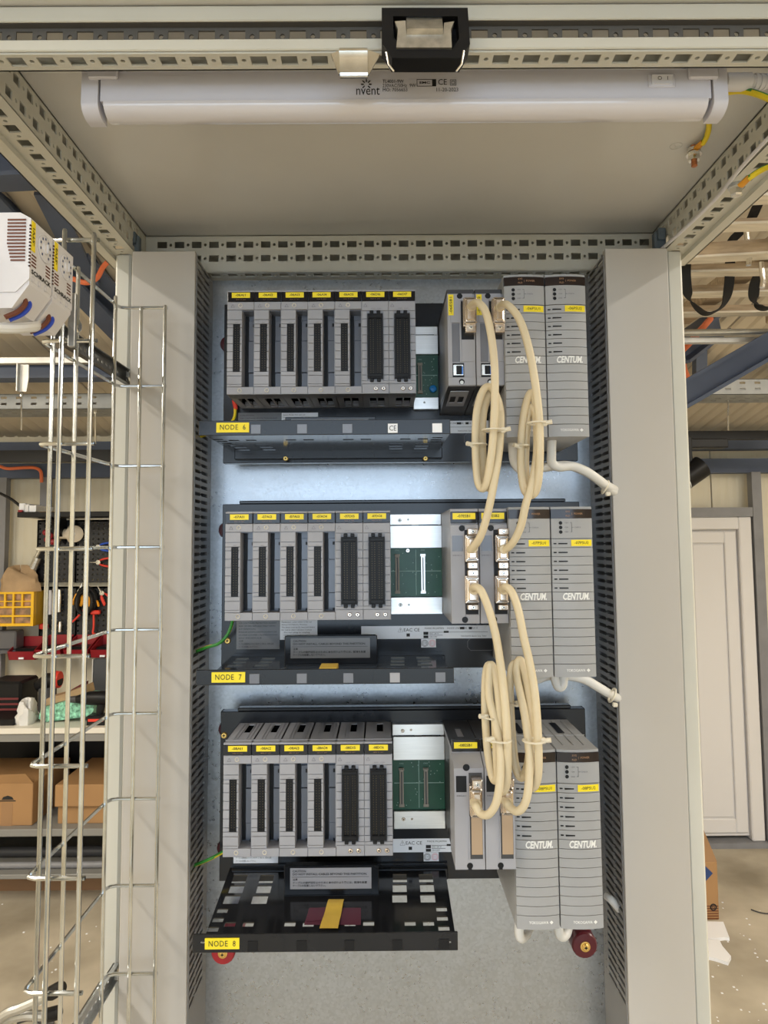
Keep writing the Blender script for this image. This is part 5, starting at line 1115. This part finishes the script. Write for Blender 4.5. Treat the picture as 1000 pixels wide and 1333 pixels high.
mb = MB(); mb.tube(catmull([atz(978,1184,.004), atz(990,1188,.004), atz(1005,1190,.004)], 6), .003, 6); single('wire_scrap', mb, darkm, 'thin dark wire scrap on the floor at the right edge', 'wire')
# ================================================================== workbench corner, left
YB0 = 3.55
bench = thing('workbench', 'workbench with pale top and lower shelves against the back wall at the left', 'workbench', (-2.4, 3.9, 0))
zbt = at(60, 948, YB0).z; xb0, xb1 = -3.6, at(148, 950, YB0).x+.5
mb = MB(); mb.box(xb0, xb1, YB0, 4.2, zbt-.028, zbt, c=.003); part('bench_top', mb, benchw, bench)
mb = MB(); mb.box(xb0, xb1, YB0+.01, YB0+.03, at(60, 966, YB0).z, zbt-.028); part('apron', mb, benchf, bench)
zs1 = at(60, 1080, YB0).z; mb = MB(); mb.box(xb0, xb1, YB0+.005, 4.2, zs1-.035, zs1, c=.003); part('middle_shelf', mb, benchf, bench)
zs2 = at(60, 1139, YB0).z; mb = MB(); mb.box(xb0, xb1, YB0+.005, 4.2, zs2-.022, zs2, c=.003); part('bottom_shelf', mb, benchf, bench)
mb = MB(); mb.box(xb0, xb1, YB0+.19, YB0+.21, 0, zs2-.022); part('toe_board', mb, mat('brown toe board', (.25, .14, .07), .6), bench)
for xx in (xb0, xb1-.05): mb = MB(); mb.box(xx, xx+.05, YB0+.02, YB0+.07, 0, zbt-.03); part('leg', mb, benchf, bench)
mb = MB(); mb.box(xb0, xb1, 4.15, 4.2, 0, zbt-.03); part('shaded_back_board', mb, black, bench)  # black colour carries the shade under the bench
for k, (py, D_, r_t, m_, lab) in enumerate(((1131, 3.62, .016, gframe, 'grey steel tube lying along the front of the bottom bench shelf'), (1123, 3.75, .026, darkm, 'dark thick tube lying behind the steel tube on the bottom bench shelf'))):
    mb = MB(); mb.tube([(xb0+.2, D_, zs2+r_t), (xb1-.2, D_, zs2+r_t)], r_t, 12); single('stored_tube', mb, m_, lab, 'tube')
# cartons on the middle shelf
def carton(px0, px1, pyt, D, dep, label, flap=0, mark=False, z0=None):
    x0, x1 = at(px0, pyt, D).x, at(px1, pyt, D).x; z0 = zs1 if z0 is None else z0; z1 = at((px0+px1)/2, pyt, D).z
    t = thing('carton', label, 'box', ((x0+x1)/2, D+dep/2, z0)); mb = MB(); mb.box(x0, x1, D, D+dep, z0, z1, c=.003); part('body', mb, cardb, t)
    if flap: mb = MB(); mb.prism([(x0, z1), (x1, z1), (x1-.03, z1+flap), (x0-.01, z1+flap*.8)], lambda u, v, s: (u, D+s-(v-z1)*.35, v), 0, .006); part('flap', mb, cardb, t)
    if mark:
        q = at(10, 1040, D); mb = MB(); mb.prism([(q.x-.03, q.z-.004), (q.x-.022, q.z+.009), (q.x, q.z+.016), (q.x+.022, q.z+.009), (q.x+.03, q.z-.004)], Y3, D-.001, D); part('printed_mark', mb, ink, t)
        mb = MB(); mb.box(q.x-.04, q.x+.04, D-.001, D, q.z-.012, q.z-.007); part('printed_line', mb, ink, t); mb = MB(); mb.box(q.x-.03, q.x+.026, D-.001, D, z0, q.z-.018); part('tape', mb, cardd, t)
    return t
carton(-60, 43, 1020, 3.60, .42, 'open brown carton with black printed mark on the left of the middle bench shelf', .05, True)
lidded = carton(76, 175, 1024, 3.62, .40, 'brown carton with shallow lid on the right of the middle bench shelf')
x0, x1 = at(72, 1022, 3.6).x, at(178, 1022, 3.6).x; mb = MB(); mb.box(x0, x1, 3.595, 4.04, at(100, 1050, 3.6).z, at(100, 1022, 3.6).z+.003, c=.004); part('lid', mb, cardb, lidded)
# things on the bench top
def blob(name, px, py, w, h, d, m, label, cat, D=3.75, z0=None, seed=1, squash=1.0, rough=.05):
    c_ = at(px, py, D); z0 = zbt if z0 is None else z0; random.seed(seed); mb = MB(); n, k = 14, 8; vs = []
    for j in range(k+1):
        a = math.pi*.5*j/k
        for i in range(n):
            q = 2*math.pi*i/n; rr = math.cos(a)**.6*(1+.12*math.sin(3*q+seed)+random.uniform(-rough, rough)) if j < k else .02
            vs.append((c_.x+w/2*rr*math.cos(q), D+d/2*rr*math.sin(q), z0+h*math.sin(a)**squash*(1+(.08+rough)*math.sin(2*q+seed*2+j*rough*4))))
    mb.add(vs, [(j*n+i, j*n+(i+1) % n, (j+1)*n+(i+1) % n, (j+1)*n+i) for j in range(k) for i in range(n)]+[tuple(range(n))[::-1], tuple(range(k*n, k*n+n))]); return single(name, mb, m, label, cat)
blob('cloth_rag', 36, 930, .088, .10, .135, cloth, 'crumpled white rag on the bench top', 'cloth', 3.66, seed=4, rough=.2, squash=.7)
pk = thing('film_package', 'long package wrapped in green patterned film on the bench top', 'package', at(85, 944, 3.68))
a, b = at(50, 944, 3.66), at(122, 930, 3.66); mb = MB(); mb.prism([(a.x, zbt+.02), (a.x+.03, zbt+.002), (b.x-.02, zbt+.03), (b.x, zbt+.06), (b.x, zbt+.125), (b.x-.05, zbt+.13), (a.x+.01, zbt+.07)], Y3, 3.66, 3.80); part('wrap', mb, green, pk)
mb = MB(); mb.prism([(a.x+.0, zbt+.07), (b.x-.06, zbt+.128), (b.x-.07, zbt+.17), (a.x+.10, zbt+.13), (a.x+.02, zbt+.11)], Y3, 3.70, 3.82); part('paper_sleeve', mb, paper, pk)
def drill(px, py, D, label, s=1.0, flip=1):
    t = thing('cordless_drill', label, 'drill', at(px, py, D)); c_ = at(px, py, D)
    mb = MB(); mb.tube([c_+Vector((-.09*s*flip, 0, .10*s)), c_+Vector((-.03*s*flip, 0, .105*s)), c_+Vector((.05*s*flip, 0, .105*s)), c_+Vector((.08*s*flip, 0, .10*s))], [.018*s, .032*s, .034*s, .026*s], 12); part('motor_housing', mb, black, t)
    mb = MB(); mb.tube([c_+Vector((.03*s*flip, 0, .09*s)), c_+Vector((.02*s*flip, 0, .03*s))], [.02*s, .018*s], 10); mb.box(c_.x-.03*s, c_.x+.06*s, c_.y-.035*s, c_.y+.035*s, c_.z-.03*s, c_.z+.03*s, c=.006); part('grip', mb, black, t)
    mb = MB(); mb.lathe(c_+Vector((-.09*s*flip, 0, .10*s)), (-flip, 0, 0), [(0, .018*s), (.035*s, .014*s), (.04*s, .006*s)], 12); part('chuck', mb, darkm, t)
    mb = MB(); mb.box(c_.x-.02*s, c_.x+.05*s, c_.y-.037*s, c_.y-.033*s, c_.z+.004*s, c_.z+.016*s); part('stripe', mb, redt, t); return t
drill(124, 938, 3.63, 'black cordless drill lying on the bench top at the right', 1.05)
tb = thing('tool_case', 'dark tool case with red trim on the bench top at the left', 'tool case', at(10, 938, 3.80)); a, b = at(-20, 905, 3.80), at(27, 905, 3.80)
mb = MB(); mb.box(a.x, b.x, 3.80, 4.0, zbt, at(10, 890, 3.75).z, c=.012); part('body', mb, black, tb); mb = MB()
for k in range(3): mb = MB(); zz = at(10, 912+7*k, 3.75).z; mb.box(a.x, b.x-.01, 3.794, 3.80, zz-.006, zz+.004); part('red_rib', mb, chairs, tb)
mb = MB(); mb.box(at(-30, 945, 3.62).x, at(21, 945, 3.62).x, 3.6, 3.78, zbt, zbt+.03, c=.006); single('laptop', mb, black, 'closed black laptop at the bench edge on the left', 'laptop')
sc_ = thing('power_tool', 'black and red power tool behind the green package', 'power tool', at(60, 915, 3.9)); a, b = at(48, 912, 3.9), at(78, 895, 3.9)
mb = MB(); mb.tube([Vector((a.x, 3.9, zbt+.13)), Vector((a.x+.06, 3.9, zbt+.16)), Vector((b.x, 3.9, zbt+.17))], [.03, .045, .035], 12); part('body', mb, black, sc_); mb = MB(); mb.lathe((b.x-.03, 3.9, zbt+.168), (1,0,0), [(0,.047),(.03,.044)], 12); part('red_collar', mb, redt, sc_); mb = MB(); mb.box(a.x+.02, b.x-.03, 3.86, 3.94, zbt, zbt+.13, c=.01); part('foot', mb, darkm, sc_)
a, b = at(84, 918, 4.0), at(108, 888, 4.0); mb = MB(); mb.prism([(a.x, zbt), (b.x, zbt), (b.x+.01, b.z), (a.x+.02, b.z-.05)], Y3, 3.97, 4.05); single('red_folder', mb, chairs, 'dark red folder leaning behind the green package', 'folder')
mb = MB(); a, b = at(118, 918, 4.0), at(150, 858, 4.0); mb.box(a.x, b.x, 4.02, 4.05, zbt+.02, b.z, c=.006); mo = thing('monitor', 'dark grey flat monitor standing at the right end of the bench', 'monitor', ((a.x+b.x)/2, 4.03, zbt)); part('panel', mb, mat('slate casing', (.06, .065, .075), .4), mo)
mb = MB(); mb.box((a.x+b.x)/2-.06, (a.x+b.x)/2+.06, 3.98, 4.08, zbt, zbt+.02, c=.004); part('foot', mb, black, mo); mb = MB(); mb.box(a.x-.004, a.x, 4.018, 4.05, zbt+.03, b.z-.004); part('bezel', mb, wcable, mo)
# ------------------------------------------------------------------ wall shelf with papers and pegboards
YP = 4.235
sh = thing('wall_shelf', 'black wall shelf above the pegboards at the left', 'shelf', at(90, 670, 4.0)); a, b = at(22, 671, 4.0), at(175, 671, 4.0); zsh = at(90, 666, 4.0).z
mb = MB(); mb.box(a.x, b.x, 4.0, 4.275, zsh-.03, zsh, c=.003); part('board', mb, black, sh); mb = MB(); mb.prism([(4.02, zsh-.03), (4.27, zsh-.03), (4.27, zsh-.2)], X3, a.x+.16, a.x+.18); part('bracket', mb, black, sh)
for k, (px, w_, m_, lab) in enumerate(((31, .035, whitel, 'white binder lying leftmost on the wall shelf'), (37, .03, foamm, 'second white binder on the wall shelf'), (44, .045, whitel, 'wide white carton on the wall shelf'), (68, .12, mat('kraft sheet', (.62, .42, .18), .6), 'flat tan carton on the wall shelf behind the basket'))):
    q = at(px, 660, 4.04); h = .05 if k < 3 else .02; mb = MB(); mb.box(q.x-w_/2, q.x+w_/2, 4.02, 4.24, zsh, zsh+h-.006*k, c=.002); single('binder' if k < 2 else 'flat_carton', mb, m_, lab, 'binder' if k < 2 else 'box')
mb = MB(); q = at(28, 662, 4.018); mb.box(q.x-.012, q.x+.012, 4.0, 4.02, zsh, zsh+.012, c=.002); single('red_tin', mb, binr, 'small dark red tin at the front left of the wall shelf', 'tin')
pg = thing('pegboard', 'black perforated pegboard panels on the wall behind the basket', 'pegboard', at(100, 800, YP))
def peg(px0, px1, py0, py1, lit):
    a, b = at(px0, py0, YP), at(px1, py1, YP); w_, h = b.x-a.x, a.z-b.z; mb = MB(); sp_ = .030; n, m_ = int(w_/sp_), int(h/sp_)
    hz = [(sp_*(i+.4), sp_*(j+.4), sp_*(i+.4)+.010, sp_*(j+.4)+.010) for i in range(n) for j in range(m_)]
    mb.plate((a.x, YP, b.z), (1,0,0), (0,0,1), -.004, w_, h, hz); mb.box(a.x, a.x+.01, YP, YP+.03, b.z, a.z); mb.box(a.x, b.x, YP, YP+.03, a.z-.01, a.z); part('panel', mb, pegm, pg)
peg(49, 98, 677, 758, 1); peg(99, 175, 677, 758, 1); peg(52, 98, 764, 838, 0); peg(99, 175, 764, 838, 0)
mb = MB(); q = at(65, 675, YP), at(175, 675, YP); mb.box(q[0].x, q[1].x, YP-.01, YP+.02, at(90, 677, YP).z, at(90, 672, YP).z); part('label_strip', mb, benchw, pg)
# tools hanging on the pegboards
yt = YP-.03
def sp2(px, py): return at(px, py, yt)
rs = thing('cable_reel', 'cream cable reel mounted on the upper pegboard', 'reel', sp2(92, 695)); c_ = sp2(97, 695); mb = MB(); mb.lathe(c_+Vector((-.10, 0, 0)), (1,0,0), [(0,.045),(.012,.045),(.012,.03),(.075,.03),(.075,.052),(.09,.052),(.092,.02)], 24); part('drum', mb, spool, rs); mb = MB(); mb.lathe(c_+Vector((.0, -.002, 0)), (.35,-.94,0), [(0,.050),(.010,.050),(.012,.046)], 24); part('flange', mb, spool, rs); mb = MB(); mb.lathe(c_+Vector((.002, -.012, 0)), (.35,-.94,0), [(0,.010),(.006,.008)], 12); part('hub', mb, benchw, rs)
for k, (px, py) in enumerate(((60, 694), (66, 698), (62, 703), (69, 706))):
    q = sp2(px, py); mb = MB(); mb.lathe(q, (.3,-1,.2), [(0,.016),(.02,.018),(.03,.008)], 10); single('red_fitting', mb, binr, ('upper left', 'upper right', 'lower left', 'lower right')[k]+' dark red fitting of the four clustered beside the cable reel', 'fitting', 'red fittings on the pegboard')
def pliers(px, py, m_, label, L=.16, ang=0., yy=None):
    t = thing('pliers', label, 'pliers', sp2(px, py)); c_ = sp2(px, py); R = Matrix.Rotation(ang, 3, 'Y')
    f_ = lambda x, z: c_+R @ Vector((x, 0, z))
    for s in (-1, 1): mb = MB(); mb.tube(catmull([f_(.004*s, 0), f_(.016*s, -.02), f_(.024*s, -.06), f_(.022*s, -L*.75)], 5), [.006]*5+[.009]*9+[.008]*2, 8, flat=.7); part('grip', mb, m_, t)
    mb = MB(); mb.lathe(f_(0,0)+Vector((0,.006,0)), (0,-1,0), [(0,.014),(.012,.014)], 12); mb.tube([f_(0, .005), f_(0, .05)], [.011, .003], 8, flat=.6); part('jaw', mb, dull, t)
pliers(128, 712, bluet, 'blue handled pliers lying sideways on the upper pegboard', .13, -math.pi/2)
pliers(128, 732, redt, 'red handled pliers lying sideways under the blue ones', .13, -math.pi/2)
pliers(104, 770, yelt, 'orange handled pliers hanging on the lower pegboard', .11, .2)
pliers(118, 774, yelt, 'second orange handled pliers hanging right of the first', .11, -.35)
pliers(133, 772, redt, 'red handled pliers at the right of the lower pegboard', .09, -.6)
for pts, lab in (([(110,793),(104,800),(96,808),(91,811)], 'red bent hook tool slanting on the lower pegboard'), ([(122,800),(122,815),(121,824),(124,825)], 'thin red hanging hook tool on the lower pegboard')):
    mb = MB(); mb.tube(catmull([sp2(*p) for p in pts], 6), .006, 8); single('hook_tool', mb, redt, lab, 'tool')
mb = MB(); a = sp2(126, 797); mb.box(a.x-.035, a.x+.02, yt-.015, yt+.015, a.z-.012, a.z+.012, c=.005); single('clamp', mb, redt, 'small red clamp above the thin hook tool', 'clamp')
for px, py, w_, h, m_, lab in ((64, 784, .034, .14, white, 'white tube on the lower pegboard behind the basket'), (77, 782, .028, .13, steel, 'silver tube right of the white one on the lower pegboard'), (57, 815, .05, .03, redt, 'small orange red part on the lower pegboard'), (45, 800, .03, .05, whitel, 'white label pocket at the left edge of the lower pegboard'), (78, 816, .02, .06, steel, 'short steel tool low on the pegboard')):
    q = sp2(px, py); mb = MB(); mb.lathe((q.x, yt, q.z-h/2), (0,0,1), [(0,w_/2),(h*.1,w_/2*1.05),(h*.8,w_/2*1.05),(h,w_/2*.8)], 12); single('tool_holder', mb, m_, lab, 'tool holder')
mb = MB(); q = sp2(112, 782); mb.tube([q+Vector((.055*math.cos(a_), .004*math.sin(3*a_), .075*math.sin(a_))) for a_ in [2*math.pi*i/24 for i in range(25)]], .014, 8); mb.tube([q+Vector((.045*math.cos(a_), -.02+.004*math.sin(3*a_), -.01+.065*math.sin(a_))) for a_ in [2*math.pi*i/24 for i in range(25)]], .012, 8); single('cable_coil', mb, black, 'black coiled cable hanging on the lower pegboard', 'cable')
# paper bag, organiser, boxes and bins on the left wall
zl0 = at(20, 764, 4.05).z
og = thing('organiser_cabinet', 'yellow compartment organiser hanging on the wall at the left edge', 'organiser', at(20, 816, 4.1)); a, b = at(-30, 771, 4.1), at(43, 815, 4.1); mb = MB(); yo = 4.1
zt_, zb_ = a.z, b.z; wx = [a.x, at(6, 780, yo).x, at(17, 780, yo).x, at(28.5, 780, yo).x, b.x-.012]
mb.plate((a.x, yo, zb_), (1,0,0), (0,0,1), -.03, b.x-a.x, zt_-zb_, [(x_a-a.x+.006, zt_-zb_-(c2-.0)*(zt_-zb_), x_b-a.x-.004, zt_-zb_-c1*(zt_-zb_)) for x_a, x_b, c1, c2 in
   [(wx[i], wx[i+1], .06+.24*j, .26+.24*j) for i in (0,1,2,3) for j in (0,)]+[(wx[i], wx[i+1], .29, .42) for i in (0,1,2,3)]+[(wx[i], wx[i+2], c1, c2) for i in (0, 2) for c1, c2 in ((.47, .68), (.73, .92))]]); part('frame', mb, orgy, og)
mb = MB(); mb.box(a.x, b.x, yo+.03, yo+.15, zb_, zt_, c=.005); part('case', mb, mat('organiser case', (.5, .30, .02), .5), og); mb = MB(); mb.box(a.x+.01, b.x-.01, yo+.016, yo+.03, zb_+.01, zt_-.01); part('compartments', mb, clearp, og)
blob('paper_bag', 26, 760, .21, .13, .12, paper, 'crumpled brown paper bag on top of the yellow organiser', 'bag', 4.16, z0=zt_, seed=2, rough=.1, squash=.6)
for px0, px1, py0, py1, m_, lab in ((0, 20, 822, 846, mat('smoky bin', (.10, .10, .11), .3), 'smoky grey bin under the yellow organiser'),):
    a, b = at(px0-10, py0, 4.1), at(px1, py1, 4.1); mb = MB(); mb.box(a.x, b.x, 4.1, 4.2, b.z, a.z, c=.008); mb.box(a.x-.01, b.x+.01, 4.09, 4.2, b.z-.02, b.z, c=.003); single('storage_bin', mb, m_, lab, 'bin')
def bin_(px0, px1, pyt, pyb, D, label):
    t = thing('storage_bin', label, 'bin', at((px0+px1)/2, pyb, D), 'red bins on the wall rail'); a, b = at(px0, pyt, D), at(px1, pyb, D); mb = MB(); dz = a.z-b.z
    for x_a, x_b in ((a.x, a.x+.004), (b.x-.004, b.x)): mb.prism([(D, b.z), (D+.16, b.z), (D+.16, a.z+.03), (D-.02, b.z+dz*.6)], X3, x_a, x_b)
    mb.prism([(D, b.z), (D+.16, b.z), (D+.16, b.z+.004), (D, b.z+.004)], X3, a.x, b.x); mb.prism([(D-.02, b.z+dz*.6), (D, b.z), (D+.004, b.z), (D-.016, b.z+dz*.6)], X3, a.x, b.x); mb.prism([(D+.156, b.z), (D+.16, b.z), (D+.16, a.z+.03), (D+.156, a.z+.03)], X3, a.x, b.x); part('tub', mb, binr, t)
    mb = MB(); mb.box(a.x+.01, b.x-.01, D+.03, D+.15, b.z+.004, b.z+dz*.7, c=.01); part('contents', mb, black, t); mb = MB(); c_ = (a.x+b.x)/2; mb.box(c_-.014, c_+.014, D-.014, D-.008, b.z+.006, b.z+.016); part('label_card', mb, whitel, t)
bin_(12, 46, 840, 859, 4.06, 'dark red open bin leftmost on the wall rail'); bin_(47, 80, 838, 856, 4.06, 'dark red open bin behind the basket on the wall rail'); bin_(84, 116, 838, 856, 4.06, 'third dark red open bin on the wall rail'); bin_(119, 150, 838, 856, 4.06, 'rightmost dark red open bin beside the cabinet post')
z = at(90, 846, 4.21).z; sbar('wall_rail', (-3.2, 4.225, z), (-1.2, 4.225, z), .012, .04, conduit, 'galvanised wall rail carrying the red bins', 'rail')
x = at(3, 720, 4.2).x; sbar('wall_post', (x, 4.2, zbt), (x, 4.2, zb1-.04), .05, .05, gframe, 'grey steel wall post at the far left edge', 'post')
x = at(60, 650, 4.2).x; sbar('wall_post', (x, 4.2, zsh), (x, 4.2, zb1-.04), .05, .05, gframe, 'short grey steel post between wall shelf and wall beam', 'post')
mb = MB(); mb.tube(catmull([at(0, 642, 4.1), at(15, 650, 4.1), at(28, 660, 4.1)], 6), .008, 8); single('black_hose', mb, black, 'thin black hose slanting down to the wall shelf', 'hose')
hg = thing('hanging_tool', 'steel caulking gun hanging on the wall left of the pegboard', 'tool', at(42, 738, 4.2)); mb = MB(); mb.tube([at(52, 716, 4.2), at(36, 748, 4.2)], .010, 8); part('rod', mb, dull, hg); mb = MB(); mb.tube([at(49, 726, 4.18), at(42, 742, 4.18)], .022, 10); part('barrel', mb, dull, hg); mb = MB(); mb.tube([at(44, 732, 4.18), at(33, 747, 4.18)], .006, 8); part('trigger', mb, darkm, hg)
# hand truck handles on the floor, bottom left
ht = thing('hand_truck', 'grey tubular handle pair with black grips standing low at the bottom left', 'hand truck', atz(60, 1330, 0)); D = 1.9
for k, (pts, g0) in enumerate((([(-20,1352,D),(5,1322,D),(28,1312,D),(55,1300,D),(68,1292,D)], ((63,1295,D),(84,1283,D))), ([(-20,1356,D+.02),(0,1332,D+.02),(30,1322,D+.02),(55,1322,D+.02),(66,1320,D+.02)], ((60,1322,D+.02),(80,1317,D+.02))))):
    mb = MB(); P3 = [at(*p) for p in pts]; p0 = P3[0]; mb.tube(catmull([Vector((p0.x-.3, p0.y+.1, 0.01+.3*k*0)), Vector((p0.x-.12, p0.y+.03, p0.z*.5))]+P3, 6), .012, 10); part('handle_tube', mb, conduit, ht)
    mb = MB(); a, b = at(*g0[0]), at(*g0[1]); mb.tube([a, a.lerp(b, .15), a.lerp(b, .85), b], [.014, .017, .017, .010], 12); part('grip', mb, black, ht)
# cord and timber bits on the left floor
mb = MB(); q = atz(45, 1329, 0); mb.tube(catmull([atz(22,1331,.006), atz(38,1326,.008), atz(50,1330,.008), atz(70,1332,.006)], 6), .006, 6); single('floor_cord', mb, darkm, 'dark cord on the concrete floor at the bottom left', 'cord')
